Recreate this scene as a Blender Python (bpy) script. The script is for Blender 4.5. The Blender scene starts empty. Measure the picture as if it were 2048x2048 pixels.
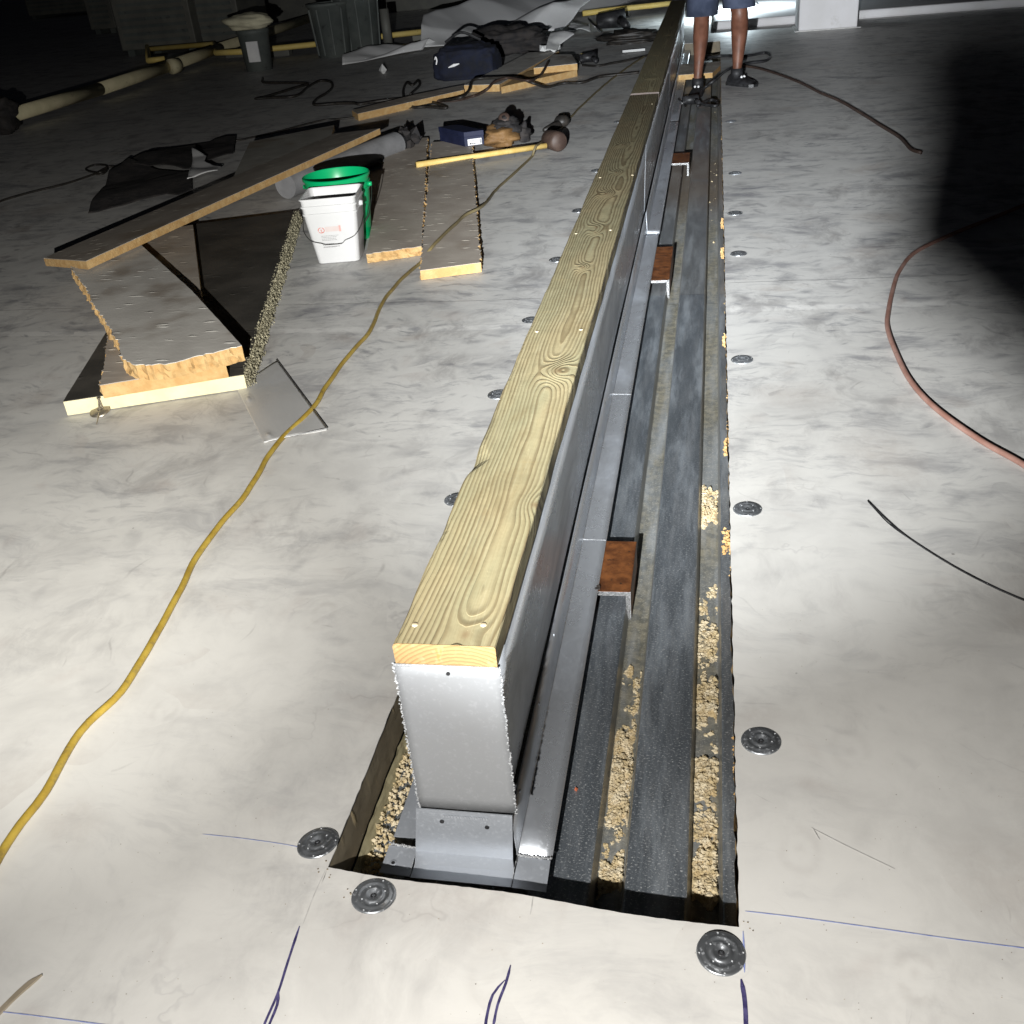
import bpy, bmesh, math, random
from mathutils import Vector, Matrix, noise
random.seed(7)
R = random.random
def U(a, b): return a + (b - a) * R()
C = bpy.context.scene.collection
S = bpy.context.scene
# ------------------------------------------------------------------ camera
XC = Vector((0.98187407, 0.01198397, -0.18915521))
YC = Vector((0.16885408, -0.50862144, 0.84427041))
ZC = Vector((-0.08609069, -0.86090685, -0.50142575))
CAM_H, FOC = 1.22, 2050.0
cam_data = bpy.data.cameras.new('camera'); cam = bpy.data.objects.new('camera', cam_data); C.objects.link(cam)
cam_data.sensor_width = 36; cam_data.lens = 36 * FOC / 2048; cam_data.clip_start = 0.05; cam_data.clip_end = 300
cr, cu, cb = (Vector((XC[i] * s, YC[i] * s, ZC[i] * s)) for i, s in ((0, 1), (1, -1), (2, -1)))
cam.matrix_world = Matrix(((cr.x, cu.x, cb.x, 0), (cr.y, cu.y, cb.y, 0), (cr.z, cu.z, cb.z, CAM_H), (0, 0, 0, 1)))
S.camera = cam
def at(px, py, z=0.0):
    """the place on the level z that the photo shows at (px, py)"""
    d = Vector((px - 1024, py - 1024, FOC)); r = Vector((d.dot(XC), d.dot(YC), d.dot(ZC)))
    t = (z - CAM_H) / r.z
    return Vector((r.x * t, r.y * t, z))
# ------------------------------------------------------------------ world, lamps, exposure
S.view_settings.view_transform = 'Standard'; S.view_settings.look = 'None'; S.view_settings.exposure = 0; S.view_settings.gamma = 1
w = bpy.data.worlds.new('World'); S.world = w; w.use_nodes = True
wn = w.node_tree; bg = wn.nodes['Background']; sky = wn.nodes.new('ShaderNodeTexSky'); sky.sky_type = 'NISHITA'
sky.sun_disc = False; sky.sun_elevation = math.radians(-4); sky.sun_rotation = math.radians(150)
wn.links.new(sky.outputs[0], bg.inputs[0]); bg.inputs[1].default_value = 0.12
LAMP = Vector((-0.245, -0.27, 1.02))
def spot(name, loc, target, watts, cone, blend, col, radius=0.0085):
    l = bpy.data.lights.new(name, 'SPOT'); l.energy = watts; l.spot_size = math.radians(cone); l.spot_blend = blend
    l.color = col; l.shadow_soft_size = radius
    o = bpy.data.objects.new(name, l); C.objects.link(o); o.location = loc
    o.rotation_euler = (Vector(target) - Vector(loc)).to_track_quat('-Z', 'Y').to_euler(); return o
spot('hand_lamp_spill', LAMP, (0.0, 2.8, 0), 215, 126, 1.0, (1, .975, .94))
spot('hand_lamp_side', LAMP, (-6.0, 9.0, 0), 800, 66, 1.0, (1, .98, .93))
spot('hand_lamp_beam', LAMP, (0.8, 16, 0), 1750, 58, 1.0, (.96, .985, 1))
spot('hand_lamp_core', LAMP, (0.5, 25, 0), 2700, 38, 1.0, (.90, .95, 1))
# ------------------------------------------------------------------ helpers
def link(o, parent=None, **kw):
    C.objects.link(o)
    if parent: o.parent = parent
    for k, v in kw.items(): o[k] = v
    return o
def thing(name, loc, label, category, group=None, rotz=0):
    o = bpy.data.objects.new(name, None); o.location = loc; o.rotation_euler = (0, 0, rotz); o.empty_display_size = .05
    link(o, None, label=label, category=category)
    if group: o['group'] = group
    return o
def mesh(name, verts, faces, mat, parent=None, smooth=False, local=False, mats=None, fm=None, **kw):
    off = Vector((0, 0, 0))
    if parent is not None and not local:
        off = Vector(parent.location)
        if parent.parent: off = off + Vector(parent.parent.location)
    me = bpy.data.meshes.new(name); me.from_pydata([tuple(Vector(v) - off) for v in verts], [], faces)
    for m in (mats or [mat]): me.materials.append(m)
    if fm: me.polygons.foreach_set('material_index', fm)
    if smooth: me.polygons.foreach_set('use_smooth', [True] * len(me.polygons))
    me.update()
    return link(bpy.data.objects.new(name, me), parent, **kw)
def top(name, verts, faces, mat, label, category, smooth=False, group=None, **kw):
    """a thing that is one mesh, origin at its own middle"""
    n = len(verts); c = sum((Vector(v) for v in verts), Vector()) / n; c.z = min(v[2] for v in verts)
    o = mesh(name, [Vector(v) - c for v in verts], faces, mat, None, smooth, label=label, category=category, **kw)
    o.location = c
    if group: o['group'] = group
    return o
def fix_normals(o):
    bm = bmesh.new(); bm.from_mesh(o.data); bmesh.ops.recalc_face_normals(bm, faces=bm.faces); bm.to_mesh(o.data); bm.free(); return o
def bevel(o, wd=.002, seg=2):
    m = o.modifiers.new('bevel', 'BEVEL'); m.width = wd; m.segments = seg; m.limit_method = 'ANGLE'; return o
class MB:
    def __init__(s): s.v = []; s.f = []
    def add(s, v, f):
        n = len(s.v); s.v += [Vector(p) for p in v]; s.f += [tuple(i + n for i in q) for q in f]
    def box(s, x0, x1, y0, y1, z0, z1, M=None):
        v = [Vector((x, y, z)) for z in (z0, z1) for y in (y0, y1) for x in (x0, x1)]
        if M: v = [M @ p for p in v]
        s.add(v, [(0, 2, 3, 1), (4, 5, 7, 6), (0, 1, 5, 4), (2, 6, 7, 3), (0, 4, 6, 2), (1, 3, 7, 5)])
    def tube(s, pts, r, n=8, cap=True):
        pts = [Vector(p) for p in pts]; rr = r if isinstance(r, (list, tuple)) else [r] * len(pts); rings = []
        up = Vector((0, 0, 1)); v = []
        for i, p in enumerate(pts):
            d = (pts[min(i + 1, len(pts) - 1)] - pts[max(i - 1, 0)]).normalized()
            if abs(d.dot(up)) > .95: up = Vector((1, 0, 0)) if abs(d.x) < .8 else Vector((0, 1, 0))
            a = d.cross(up).normalized(); b = a.cross(d); up = b
            for k in range(n):
                t = 2 * math.pi * k / n; v.append(p + (a * math.cos(t) + b * math.sin(t)) * rr[i])
        f = [(i * n + k, i * n + (k + 1) % n, (i + 1) * n + (k + 1) % n, (i + 1) * n + k) for i in range(len(pts) - 1) for k in range(n)]
        if cap: f += [tuple(range(n - 1, -1, -1)), tuple((len(pts) - 1) * n + k for k in range(n))]
        s.add(v, f)
    def lathe(s, prof, n=32, c=(0, 0, 0), M=None, sx=1, sy=1):
        v = []
        for r, z in prof:
            for k in range(n):
                t = 2 * math.pi * k / n; p = Vector((r * math.cos(t) * sx, r * math.sin(t) * sy, z))
                v.append((M @ p if M else p) + Vector(c))
        f = [(i * n + k, i * n + (k + 1) % n, (i + 1) * n + (k + 1) % n, (i + 1) * n + k) for i in range(len(prof) - 1) for k in range(n)]
        s.add(v, f)
    def rock(s, c, r, flat=1.0):
        M = Matrix.Rotation(U(0, 6.28), 3, Vector((U(-1, 1), U(-1, 1), U(-1, 1) + .01)).normalized())
        a = [(1, 0, 0), (-1, 0, 0), (0, 1, 0), (0, -1, 0), (0, 0, 1), (0, 0, -1)]
        v = []
        for p in a:
            q = M @ (Vector(p) * U(.65, 1.25) * r); q.z *= flat; v.append(q + Vector(c))
        s.add(v, [(0, 2, 4), (2, 1, 4), (1, 3, 4), (3, 0, 4), (2, 0, 5), (1, 2, 5), (3, 1, 5), (0, 3, 5)])
    def obj(s, name, mat, parent=None, smooth=False, **kw): return mesh(name, s.v, s.f, mat, parent, smooth, **kw)
    def top(s, name, mat, label, cat, smooth=False, group=None, **kw): return top(name, s.v, s.f, mat, label, cat, smooth, group, **kw)
def spline(pts, step=.02):
    pts = [Vector(p) for p in pts]; P = [pts[0] * 2 - pts[1]] + pts + [pts[-1] * 2 - pts[-2]]; out = []
    for i in range(1, len(P) - 2):
        a, b, c, d = P[i - 1], P[i], P[i + 1], P[i + 2]; n = max(2, int((c - b).length / step))
        for k in range(n):
            t = k / n
            out.append(.5 * ((2 * b) + (c - a) * t + (2 * a - 5 * b + 4 * c - d) * t * t + (3 * b - a - 3 * c + d) * t ** 3))
    out.append(pts[-1]); return out
def copy_tree(o, parent=None):
    c = o.copy(); C.objects.link(c)
    if parent: c.parent = parent
    for ch in o.children: copy_tree(ch, c)
    return c
# ------------------------------------------------------------------ material helpers
class X:
    """a socket of a node tree that can be computed with"""
    def __init__(s, T, k): s.T = T; s.k = k
    def __add__(s, o): return s.T.m('ADD', s, o)
    def __radd__(s, o): return s.T.m('ADD', o, s)
    def __sub__(s, o): return s.T.m('SUBTRACT', s, o)
    def __rsub__(s, o): return s.T.m('SUBTRACT', o, s)
    def __mul__(s, o): return s.T.m('MULTIPLY', s, o)
    def __rmul__(s, o): return s.T.m('MULTIPLY', o, s)
    def __truediv__(s, o): return s.T.m('DIVIDE', s, o)
class Mat:
    def __init__(s, name, rough=.6, metal=0.0, color=(.5, .5, .5), spec=.5):
        s.mat = bpy.data.materials.new(name); s.mat.use_nodes = True; s.nt = s.mat.node_tree; s.b = s.nt.nodes['Principled BSDF']
        s.set('Roughness', rough); s.set('Metallic', metal); s.set('Base Color', color); s.set('Specular IOR Level', spec)
        s._c = None
    def node(s, t, **kw):
        n = s.nt.nodes.new(t)
        for k, v in kw.items(): setattr(n, k, v)
        return n
    def put(s, sock, v):
        if isinstance(v, X): s.nt.links.new(v.k, sock)
        elif isinstance(v, (tuple, list)): sock.default_value = (*v, 1)[:4] if len(sock.default_value) == 4 else v
        else: sock.default_value = v
    def set(s, name, v): s.put(s.b.inputs[name], v)
    def m(s, op, a, b=0.0, c=None, clamp=False):
        n = s.node('ShaderNodeMath', operation=op, use_clamp=clamp); s.put(n.inputs[0], a); s.put(n.inputs[1], b)
        if c is not None: s.put(n.inputs[2], c)
        return X(s, n.outputs[0])
    def obj(s): return X(s, s.node('ShaderNodeTexCoord').outputs['Object'])
    def pos(s): return X(s, s.node('ShaderNodeNewGeometry').outputs['Position'])
    def sep(s, v):
        n = s.node('ShaderNodeSeparateXYZ'); s.put(n.inputs[0], v); return [X(s, n.outputs[i]) for i in range(3)]
    def comb(s, x, y, z=0.0):
        n = s.node('ShaderNodeCombineXYZ')
        for i, q in enumerate((x, y, z)): s.put(n.inputs[i], q)
        return X(s, n.outputs[0])
    def map(s, v, scale=(1, 1, 1), rot=(0, 0, 0), loc=(0, 0, 0)):
        n = s.node('ShaderNodeMapping'); s.put(n.inputs[0], v); n.inputs['Location'].default_value = loc
        n.inputs['Rotation'].default_value = rot; n.inputs['Scale'].default_value = scale; return X(s, n.outputs[0])
    def noise(s, v, scale=5, detail=4, rough=.55, dist=0.0, color=False):
        n = s.node('ShaderNodeTexNoise'); s.put(n.inputs['Vector'], v); n.inputs['Scale'].default_value = scale
        n.inputs['Detail'].default_value = detail; n.inputs['Roughness'].default_value = rough; n.inputs['Distortion'].default_value = dist
        return X(s, n.outputs[1 if color else 0])
    def voro(s, v, scale=5, feature='F1', out=0):
        n = s.node('ShaderNodeTexVoronoi', feature=feature); s.put(n.inputs['Vector'], v); n.inputs['Scale'].default_value = scale
        return X(s, n.outputs[out])
    def warp(s, v, amt, scale, detail=3):
        c = s.noise(v, scale, detail, color=True); n = s.node('ShaderNodeVectorMath', operation='MULTIPLY_ADD')
        s.put(n.inputs[0], c); n.inputs[1].default_value = (amt,) * 3; s.put(n.inputs[2], v); return X(s, n.outputs[0])
    def st(s, x, a, b, lo=0.0, hi=1.0):
        n = s.node('ShaderNodeMapRange', interpolation_type='SMOOTHSTEP'); s.put(n.inputs[0], x)
        for i, q in enumerate((a, b, lo, hi)): n.inputs[i + 1].default_value = q
        return X(s, n.outputs[0])
    def mix(s, f, a, b, mode='MIX'):
        n = s.node('ShaderNodeMix', data_type='RGBA', blend_type=mode); s.put(n.inputs[0], f)
        for i, q in ((6, a), (7, b)): s.put(n.inputs[i], q)
        return X(s, n.outputs[2])
    def bump(s, h, dist=.001, strength=1.0):
        n = s.node('ShaderNodeBump'); s.put(n.inputs['Height'], h); n.inputs['Distance'].default_value = dist
        n.inputs['Strength'].default_value = strength; s.nt.links.new(n.outputs[0], s.b.inputs['Normal'])
# ---- roof membrane
M = Mat('roof_membrane', .5, 0, spec=.35); p = M.pos(); px_, py_, pz_ = M.sep(p)
base = M.mix(M.noise(p, 1.4, 3), (.60, .575, .51), (.66, .645, .60))
wp = M.warp(p, .25, 3)
base = M.mix(.35, base, (.60, .60, .60))
cloud = M.st(M.noise(wp, 2.6, 8, .66), .44, .70)
col = M.mix(cloud * .34, base, (.33, .32, .305))
far = M.st(py_, 1.2, 3.6)                                    # scuffs stronger and tone bluer further along the roof
def smudge(rot, sx, sy, lo, hi, sc2, w1, w2, tone, seed):
    global col
    a = M.st(M.noise(M.map(wp, (sx, sy, 1), (0, 0, rot), (seed, seed * 2, 0)), 1.0, 6, .72), lo, hi)
    k = M.st(M.noise(M.map(p, (1, 1, 1), (0, 0, 0), (seed * 3, 1, 0)), sc2, 3, .6), .38, .60)
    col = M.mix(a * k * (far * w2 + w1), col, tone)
nz_ = M.noise(p, 30, 5, .75)
def strokes(scale, ln, wd, keep, w1, w2, tone, seed, bend=.10, span=2.2):
    """one scuff in every cell, each with its own direction, strength and length"""
    global col
    q = M.warp(M.map(p, (1, 1, 0), (0, 0, 0), (seed * 1.7, seed, 0)), bend, 3.5, 2)
    n = M.node('ShaderNodeTexVoronoi', feature='F1'); M.put(n.inputs['Vector'], q); n.inputs['Scale'].default_value = scale
    d = M.node('ShaderNodeVectorMath', operation='SUBTRACT'); M.put(d.inputs[0], q); M.nt.links.new(n.outputs['Position'], d.inputs[1])
    r1, r2, r3 = M.sep(X(M, n.outputs['Color'])); x, y, _ = M.sep(X(M, d.outputs[0]))
    an = (r1 - .5) * span; ca = M.m('COSINE', an); sa = M.m('SINE', an); u = x * ca + y * sa; v = y * ca - x * sa
    L = r2 * r3 * (ln * 1.4) + ln * .25; W = r3 * r2 * (wd * 1.5) + wd * .25
    g = M.m('EXPONENT', (u * u / (L * L) + v * v / (W * W)) * -1.0)
    g = M.st(g * (nz_ * 2.0 - .15), .05, 1.15)
    k = M.st(M.m('FRACT', r1 * 17.3), 1.0 - keep - .02, 1.0 - keep + .02)
    col = M.mix(g * k * (r2 * .6 + .4) * (far * w2 + w1), col, tone)
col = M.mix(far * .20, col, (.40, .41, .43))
smudge(.25, 3.2, 8, .46, .70, 1.6, .26, .60, (.21, .21, .225), 1.0)
smudge(-.7, 7, 3.2, .46, .70, 2.1, .28, .42, (.24, .23, .225), 2.0)
smudge(-.1, 9, 34, .52, .64, 2.6, .08, .50, (.15, .155, .175), 3.0)
strokes(3.0, .10, .050, .7, .16, .36, (.22, .215, .22), 1.0)
strokes(5.1, .065, .026, .7, .14, .50, (.19, .19, .20), 5.0)
strokes(8.3, .045, .013, .6, .12, .55, (.15, .15, .165), 9.0)
strokes(7.1, .055, .0050, .2, .36, .22, (.18, .17, .165), 13.0, .25, 6.28)
strokes(2.3, .13, .08, .6, .26, .20, (.33, .28, .245), 21.0, .2, 6.28)
strokes(4.1, .07, .035, .5, .22, .05, (.36, .30, .27), 25.0, .2, 6.28)
edge = M.voro(M.warp(p, .45, 4.5, 4), 2.3, 'DISTANCE_TO_EDGE')
col = M.mix((1.0 - M.st(edge, .0, .012)) * M.st(M.noise(p, 2.7, 2), .52, .66) * .22, col, (.25, .23, .22))
edge2 = M.voro(M.warp(M.map(p, (1, 1, 1), (0, 0, 1.1), (3, 1, 0)), .6, 3.1, 5), 3.9, 'DISTANCE_TO_EDGE')
col = M.mix((1.0 - M.st(edge2, .0, .022)) * M.st(M.noise(M.map(p, loc=(5, 2, 0)), 2.1, 2), .54, .68) * .22, col, (.25, .24, .25))
for qx, qy, fr, am in [(648, 1225, 300, .17), (480, 1225, 260, .14), (770, 1072, 380, .14), (1830, 1950, 270, .22), (1600, 1700, 230, .14),
                       (330, 1420, 300, .10), (1900, 1180, 240, .12), (560, 1080, 330, .12), (300, 1900, 260, .12), (980, 1950, 240, .12), (1700, 1500, 230, .1)]:
    c = at(qx, qy); dx = (px_ - c.x); dy = (py_ - c.y)
    d = M.m('SQRT', dx * dx * 1.0 + dy * dy * .45 + 1e-6)
    ring = M.m('SINE', d * fr + M.noise(p, 30, 3) * 3.0) * .5 + .5
    col = M.mix(ring * (1.0 - M.st(d, .02, .055)) * M.st(M.noise(p, 22, 3), .35, .6) * am * 1.1, col, (.3, .27, .25))
sp = M.voro(M.warp(p, .01, 60), 13, 'F1'); spc = M.voro(p, 13, 'F1', 1)
col = M.mix((1.0 - M.st(sp, .02, .05)) * M.st(M.m('FRACT', M.sep(spc)[0] * 7.3), .86, .9) * .8, col, (.1, .09, .08))
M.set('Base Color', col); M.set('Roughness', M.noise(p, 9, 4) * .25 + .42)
M.bump(M.noise(p, 6, 3) * .6 + M.noise(p, 130, 2) * .06, .003, .35)
m_membrane = M.mat
# ---- plain tints with grain
def tint(name, c1, c2, scale=8, rough=.7, metal=0, bump=.0, detail=5, spec=.4, c3=None):
    T = Mat(name, rough, metal, spec=spec); q = T.obj(); n = T.noise(q, scale, detail)
    cc = T.mix(T.st(n, .35, .68), c1, c2)
    if c3: cc = T.mix(T.st(T.noise(q, scale * 3.1, 6, .7), .58, .7) * .8, cc, c3)
    T.set('Base Color', cc); T.set('Roughness', T.noise(q, scale * 2, 3) * .3 + (rough - .15))
    if bump: T.bump(T.noise(q, scale * 5, 4), bump, .8)
    return T.mat
m_foam = tint('foam_tan', (.42, .255, .10), (.50, .34, .155), 26, .9, bump=.002, c3=(.40, .24, .09))
m_foam_cream = tint('foam_cream', (.60, .54, .33), (.66, .60, .40), 9, .9, bump=.001)
m_chip = tint('foam_chip', (.48, .38, .21), (.66, .58, .42), 40, .9, bump=.002, c3=(.5, .34, .15))
m_foam_old = tint('foam_torn_grey', (.12, .11, .07), (.50, .46, .32), 90, .9, bump=.003, c3=(.04, .04, .03))
m_black = tint('black_rubber', (.012, .012, .013), (.03, .03, .032), 20, .45)
m_cable = tint('dark_cable', (.014, .013, .012), (.032, .027, .023), 20, .5)
m_yellow = tint('yellow_cord', (.30, .20, .03), (.40, .28, .05), 12, .4, c3=(.2, .15, .06))
T = Mat('soiled_yellow_cord', .45, spec=.35); q = T.pos(); yy = T.sep(q)[1]; n = T.noise(q, 14, 5, .65)
c = T.mix(T.st(n, .35, .65), (.30, .20, .03), (.40, .285, .05)); c = T.mix(T.st(T.noise(q, 45, 4), .55, .7) * .5, c, (.14, .11, .05))
c = T.mix(T.st(yy, 2.3, 4.6) * .85, c, (.115, .10, .07)); T.set('Base Color', c); T.bump(T.noise(q, 260, 2), .001, .5); m_yellow = T.mat
m_pink = tint('faded_red_hose', (.25, .13, .10), (.32, .19, .155), 14, .5, c3=(.22, .13, .10))
m_gaspipe = tint('yellow_pipe', (.62, .46, .12), (.7, .55, .2), 5, .5, c3=(.4, .28, .08))
m_cream = tint('cream_pipe', (.46, .42, .27), (.56, .5, .33), 5, .6, c3=(.3, .27, .18))
m_white = tint('white_plastic', (.48, .48, .475), (.52, .52, .52), 3, .38)
m_green = tint('green_plastic', (.0, .30, .10), (.005, .36, .13), 3, .33)
m_whitewall = tint('white_coating', (.55, .54, .54), (.62, .61, .62), 3, .6, c3=(.5, .49, .48))
m_sheet = tint('loose_membrane', (.66, .66, .66), (.74, .74, .74), 1.3, .4, c3=(.66, .65, .64))
m_navy = tint('navy_card', (.005, .008, .028), (.009, .013, .042), 9, .6)
m_navycloth = tint('navy_cloth', (.003, .004, .010), (.006, .009, .024), 12, .85, bump=.003)
m_brown = tint('brown_leather', (.15, .08, .028), (.21, .118, .045), 14, .7, bump=.003, c3=(.12, .06, .02))
m_darkcloth = tint('dark_cloth', (.014, .013, .014), (.035, .03, .028), 14, .85, bump=.004)
m_grey = tint('grey_bin', (.08, .092, .088), (.12, .132, .124), 4, .6, c3=(.03, .03, .03))
m_ac = tint('painted_grey_steel', (.11, .11, .10), (.15, .15, .13), 4, .6, c3=(.08, .08, .07))
m_stick = tint('bare_wood_handle', (.62, .43, .13), (.72, .53, .2), 16, .55)
m_rag = tint('white_rag', (.6, .6, .6), (.72, .72, .7), 8, .9)
m_skin = tint('dark_skin', (.095, .038, .022), (.145, .06, .036), 14, .5, c3=(.10, .04, .025))
m_shorts = tint('blue_denim', (.03, .04, .07), (.05, .062, .10), 16, .85, bump=.002)
m_shirt = tint('grey_shirt', (.06, .06, .065), (.09, .09, .1), 16, .85, bump=.002)
m_shoe = tint('black_shoe', (.008, .008, .009), (.02, .02, .022), 20, .6)
m_reflect = tint('reflective_patch', (.9, .9, .9), (.95, .95, .95), 10, .25)
m_ink = tint('marker_ink', (.03, .025, .085), (.08, .07, .17), 70, .5, c3=(.20, .19, .32))
m_chalk = tint('blue_chalk', (.16, .20, .46), (.30, .34, .52), 60, .9, c3=(.48, .49, .54))
m_pencil = tint('grey_scribe', (.38, .37, .35), (.5, .49, .47), 60, .9)
m_redink = tint('red_print', (.46, .10, .07), (.5, .16, .12), 60, .6)
m_greyink = tint('grey_print', (.12, .12, .12), (.22, .22, .22), 90, .6)
m_label = tint('white_label', (.62, .62, .63), (.7, .7, .7), 9, .5)
m_wire = tint('steel_wire', (.22, .22, .22), (.3, .3, .3), 9, .35, 1)
m_nail = tint('dull_steel_nail', (.25, .22, .17), (.38, .34, .27), 60, .4, .8)
m_screw = tint('bright_screw', (.42, .33, .2), (.52, .45, .32), 80, .35, .3)
m_roll = tint('grey_underlay', (.17, .17, .175), (.23, .23, .235), 7, .8)
m_hide = tint('brown_rubber', (.038, .023, .018), (.062, .040, .03), 16, .6, c3=(.05, .03, .025))
m_sleeve = tint('sleeve_cloth', (.05, .05, .06), (.07, .07, .08), 16, .85)
# ---- felt facer with torn flecks
def facer(name, c1, c2, fleck=(.42, .40, .36), stain=(.15, .10, .06), rot=.3, fl=1.0):
    T = Mat(name, .6, spec=.35); q = T.pos(); n = T.noise(q, 6, 4)
    cc = T.mix(T.st(n, .3, .7), c1, c2)
    cc = T.mix(T.st(T.noise(T.map(q, loc=(4, 1, 0)), 3.1, 3), .56, .72) * .55, cc, stain)
    v = T.warp(T.map(q, (9, 30, 9), (0, 0, rot)), .8, 1.2)
    d = T.voro(v, 1.0); rnd = T.sep(T.voro(v, 1.0, 'F1', 1))[0]
    f = (1.0 - T.st(d, .08, .26)) * T.st(rnd, .25, .35)
    cc = T.mix(f * fl * T.st(T.noise(q, 5, 2), .3, .5), cc, fleck)
    cc = T.mix(T.st(T.noise(T.map(q, (6, 40, 6), (0, 0, rot)), 1, 5), .55, .75) * .25, cc, fleck)
    T.set('Base Color', cc); T.bump(f + T.noise(q, 90, 3) * .35, .0025, .7); return T.mat
m_facer = facer('grey_brown_facer', (.46, .44, .405), (.56, .54, .50), fleck=(.78, .76, .7))
m_facer2 = facer('brown_facer', (.34, .295, .25), (.43, .385, .33), fleck=(.72, .66, .56), stain=(.22, .16, .10))
m_facer_dark = facer('black_facer', (.04, .037, .032), (.075, .068, .058), fleck=(.10, .095, .085), stain=(.03, .028, .024), fl=.35)
m_facer_pale = facer('pale_facer', (.20, .19, .17), (.26, .25, .22), fl=.2)
m_coreside = facer('insulation_wall_brown', (.115, .095, .065), (.17, .145, .10), fleck=(.42, .33, .18), stain=(.2, .14, .07), fl=.5)
m_coretan = tint('insulation_wall_tan', (.28, .25, .15), (.38, .34, .21), 12, .85, c3=(.2, .16, .09), bump=.001)
# ---- galvanised steel, deck, plates
def galv(name, c=(.50, .53, .57), rough=.34, metal=.85, speck=.5, haze=.4, sc=1.0, streak=True):
    T = Mat(name, rough, metal); q = T.pos()
    n1 = T.noise(T.map(q, (5 * sc, 2.2 * sc, 5 * sc)), 1, 5, .6, .6); n2 = T.noise(q, 180 * sc, 3, .6)
    hz = T.st(n1, .45, .68); sk = T.st(n2, .56, .66)
    cc = T.mix(hz * haze, c, (.26, .29, .34)); cc = T.mix(sk * speck, cc, (.78, .8, .82))
    T.set('Base Color', cc); T.set('Metallic', metal - sk * .35 * speck - hz * .25 * haze)
    T.set('Roughness', hz * .25 + T.noise(q, 40, 4) * .18 + (rough - .12) + sk * .15)
    T.bump(T.noise(q, 220 * sc, 2) * .12 + T.noise(T.map(q, (3, .8, 3)), 3, 3) * 1.2, .0012, .35); return T.mat
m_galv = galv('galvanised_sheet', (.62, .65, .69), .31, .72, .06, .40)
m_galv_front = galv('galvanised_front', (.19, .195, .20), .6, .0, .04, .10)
m_galv_flash = galv('galvanised_flashing', (.40, .425, .46), .45, .5, .08, .25)
m_plate = galv('plate_steel', (.42, .44, .46), .34, .9, .35, .4)
m_flatsheet = galv('flat_flashing_sheet', (.52, .515, .50), .5, .3, .04, .25)
def deckmat():
    T = Mat('steel_deck', .45, .6); q = T.pos(); x, y, z = T.sep(q)
    n2 = T.noise(T.map(q, (200, 340, 200), (0, 0, .35)), 1.0, 3, .75); sk = T.st(n2, .55, .68)
    pat = T.noise(T.map(q, (16, 2.2, 1)), 1, 7, .72, 0); hz = T.st(pat, .46, .64)
    hz = T.st(pat, .42, .66)
    c = T.mix(hz * .8, (.16, .182, .205), (.38, .42, .46))
    c = T.mix(T.st(T.noise(T.map(q, (45, 3, 1)), 1, 5, .7), .5, .7) * .30, c, (.08, .092, .105))
    c = T.mix(T.st(T.noise(T.map(q, (60, 5, 1)), 1, 5, .7), .5, .68) * .4, c, (.30, .32, .34))
    nf = 1.0 - T.st(y, 1.6, 3.2) * .7
    c = T.mix(sk * nf * .95, c, (.60, .62, .62))
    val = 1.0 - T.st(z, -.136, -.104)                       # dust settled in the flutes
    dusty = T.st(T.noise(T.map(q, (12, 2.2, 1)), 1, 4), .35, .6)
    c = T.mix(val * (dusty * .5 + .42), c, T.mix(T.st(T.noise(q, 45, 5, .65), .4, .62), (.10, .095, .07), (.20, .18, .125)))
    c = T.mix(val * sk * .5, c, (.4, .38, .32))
    slope_highlight = T.st(z, -.1375, -.132) * (1.0 - T.st(z, -.106, -.101))
    c = T.mix(slope_highlight * .75, c, (.30, .30, .285))  # highlight on the rib slopes painted into the colour
    lip = T.st(z, -.1012, -.1001) * (1.0 - 0.0)
    wear = T.st(T.noise(T.map(q, (30, 3, 1)), 1, 4), .45, .65)
    c = T.mix(wear * .25, c, (.36, .38, .40))
    br = T.st(y, 4.9, 5.6) * (1.0 - T.st(y, 6.2, 6.9)) * (1.0 - T.st(T.noise(q, 5, 3), .55, .7) * .4)
    c = T.mix(br * .75, c, (.13, .098, .07))
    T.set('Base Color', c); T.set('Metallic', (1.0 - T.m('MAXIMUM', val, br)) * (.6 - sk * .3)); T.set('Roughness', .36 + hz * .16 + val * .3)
    T.bump(T.noise(q, 120, 3) * .5 + T.noise(T.map(q, (8, 1.5, 1)), 1, 3), .0012, .45); return T.mat
m_deck = deckmat()
T = Mat('rusty_steel', .42, .35); q = T.obj(); n = T.noise(q, 28, 6, .65)
T.set('Base Color', T.mix(T.st(T.noise(q, 70, 3), .62, .7), T.mix(T.st(n, .32, .68), (.10, .036, .014), (.27, .10, .032)), (.03, .02, .015)))
T.bump(T.noise(q, 160, 4), .001, .6); m_rust = T.mat
m_cutsteel = tint('cut_steel', (.20, .20, .20), (.34, .34, .34), 220, .35, .8, bump=.002)
m_bead = tint('bright_burr', (.34, .35, .36), (.50, .51, .52), 90, .6, .3, bump=.002)
m_heat = tint('burnt_spot', (.012, .01, .01), (.05, .04, .03), 60, .6)
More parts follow.
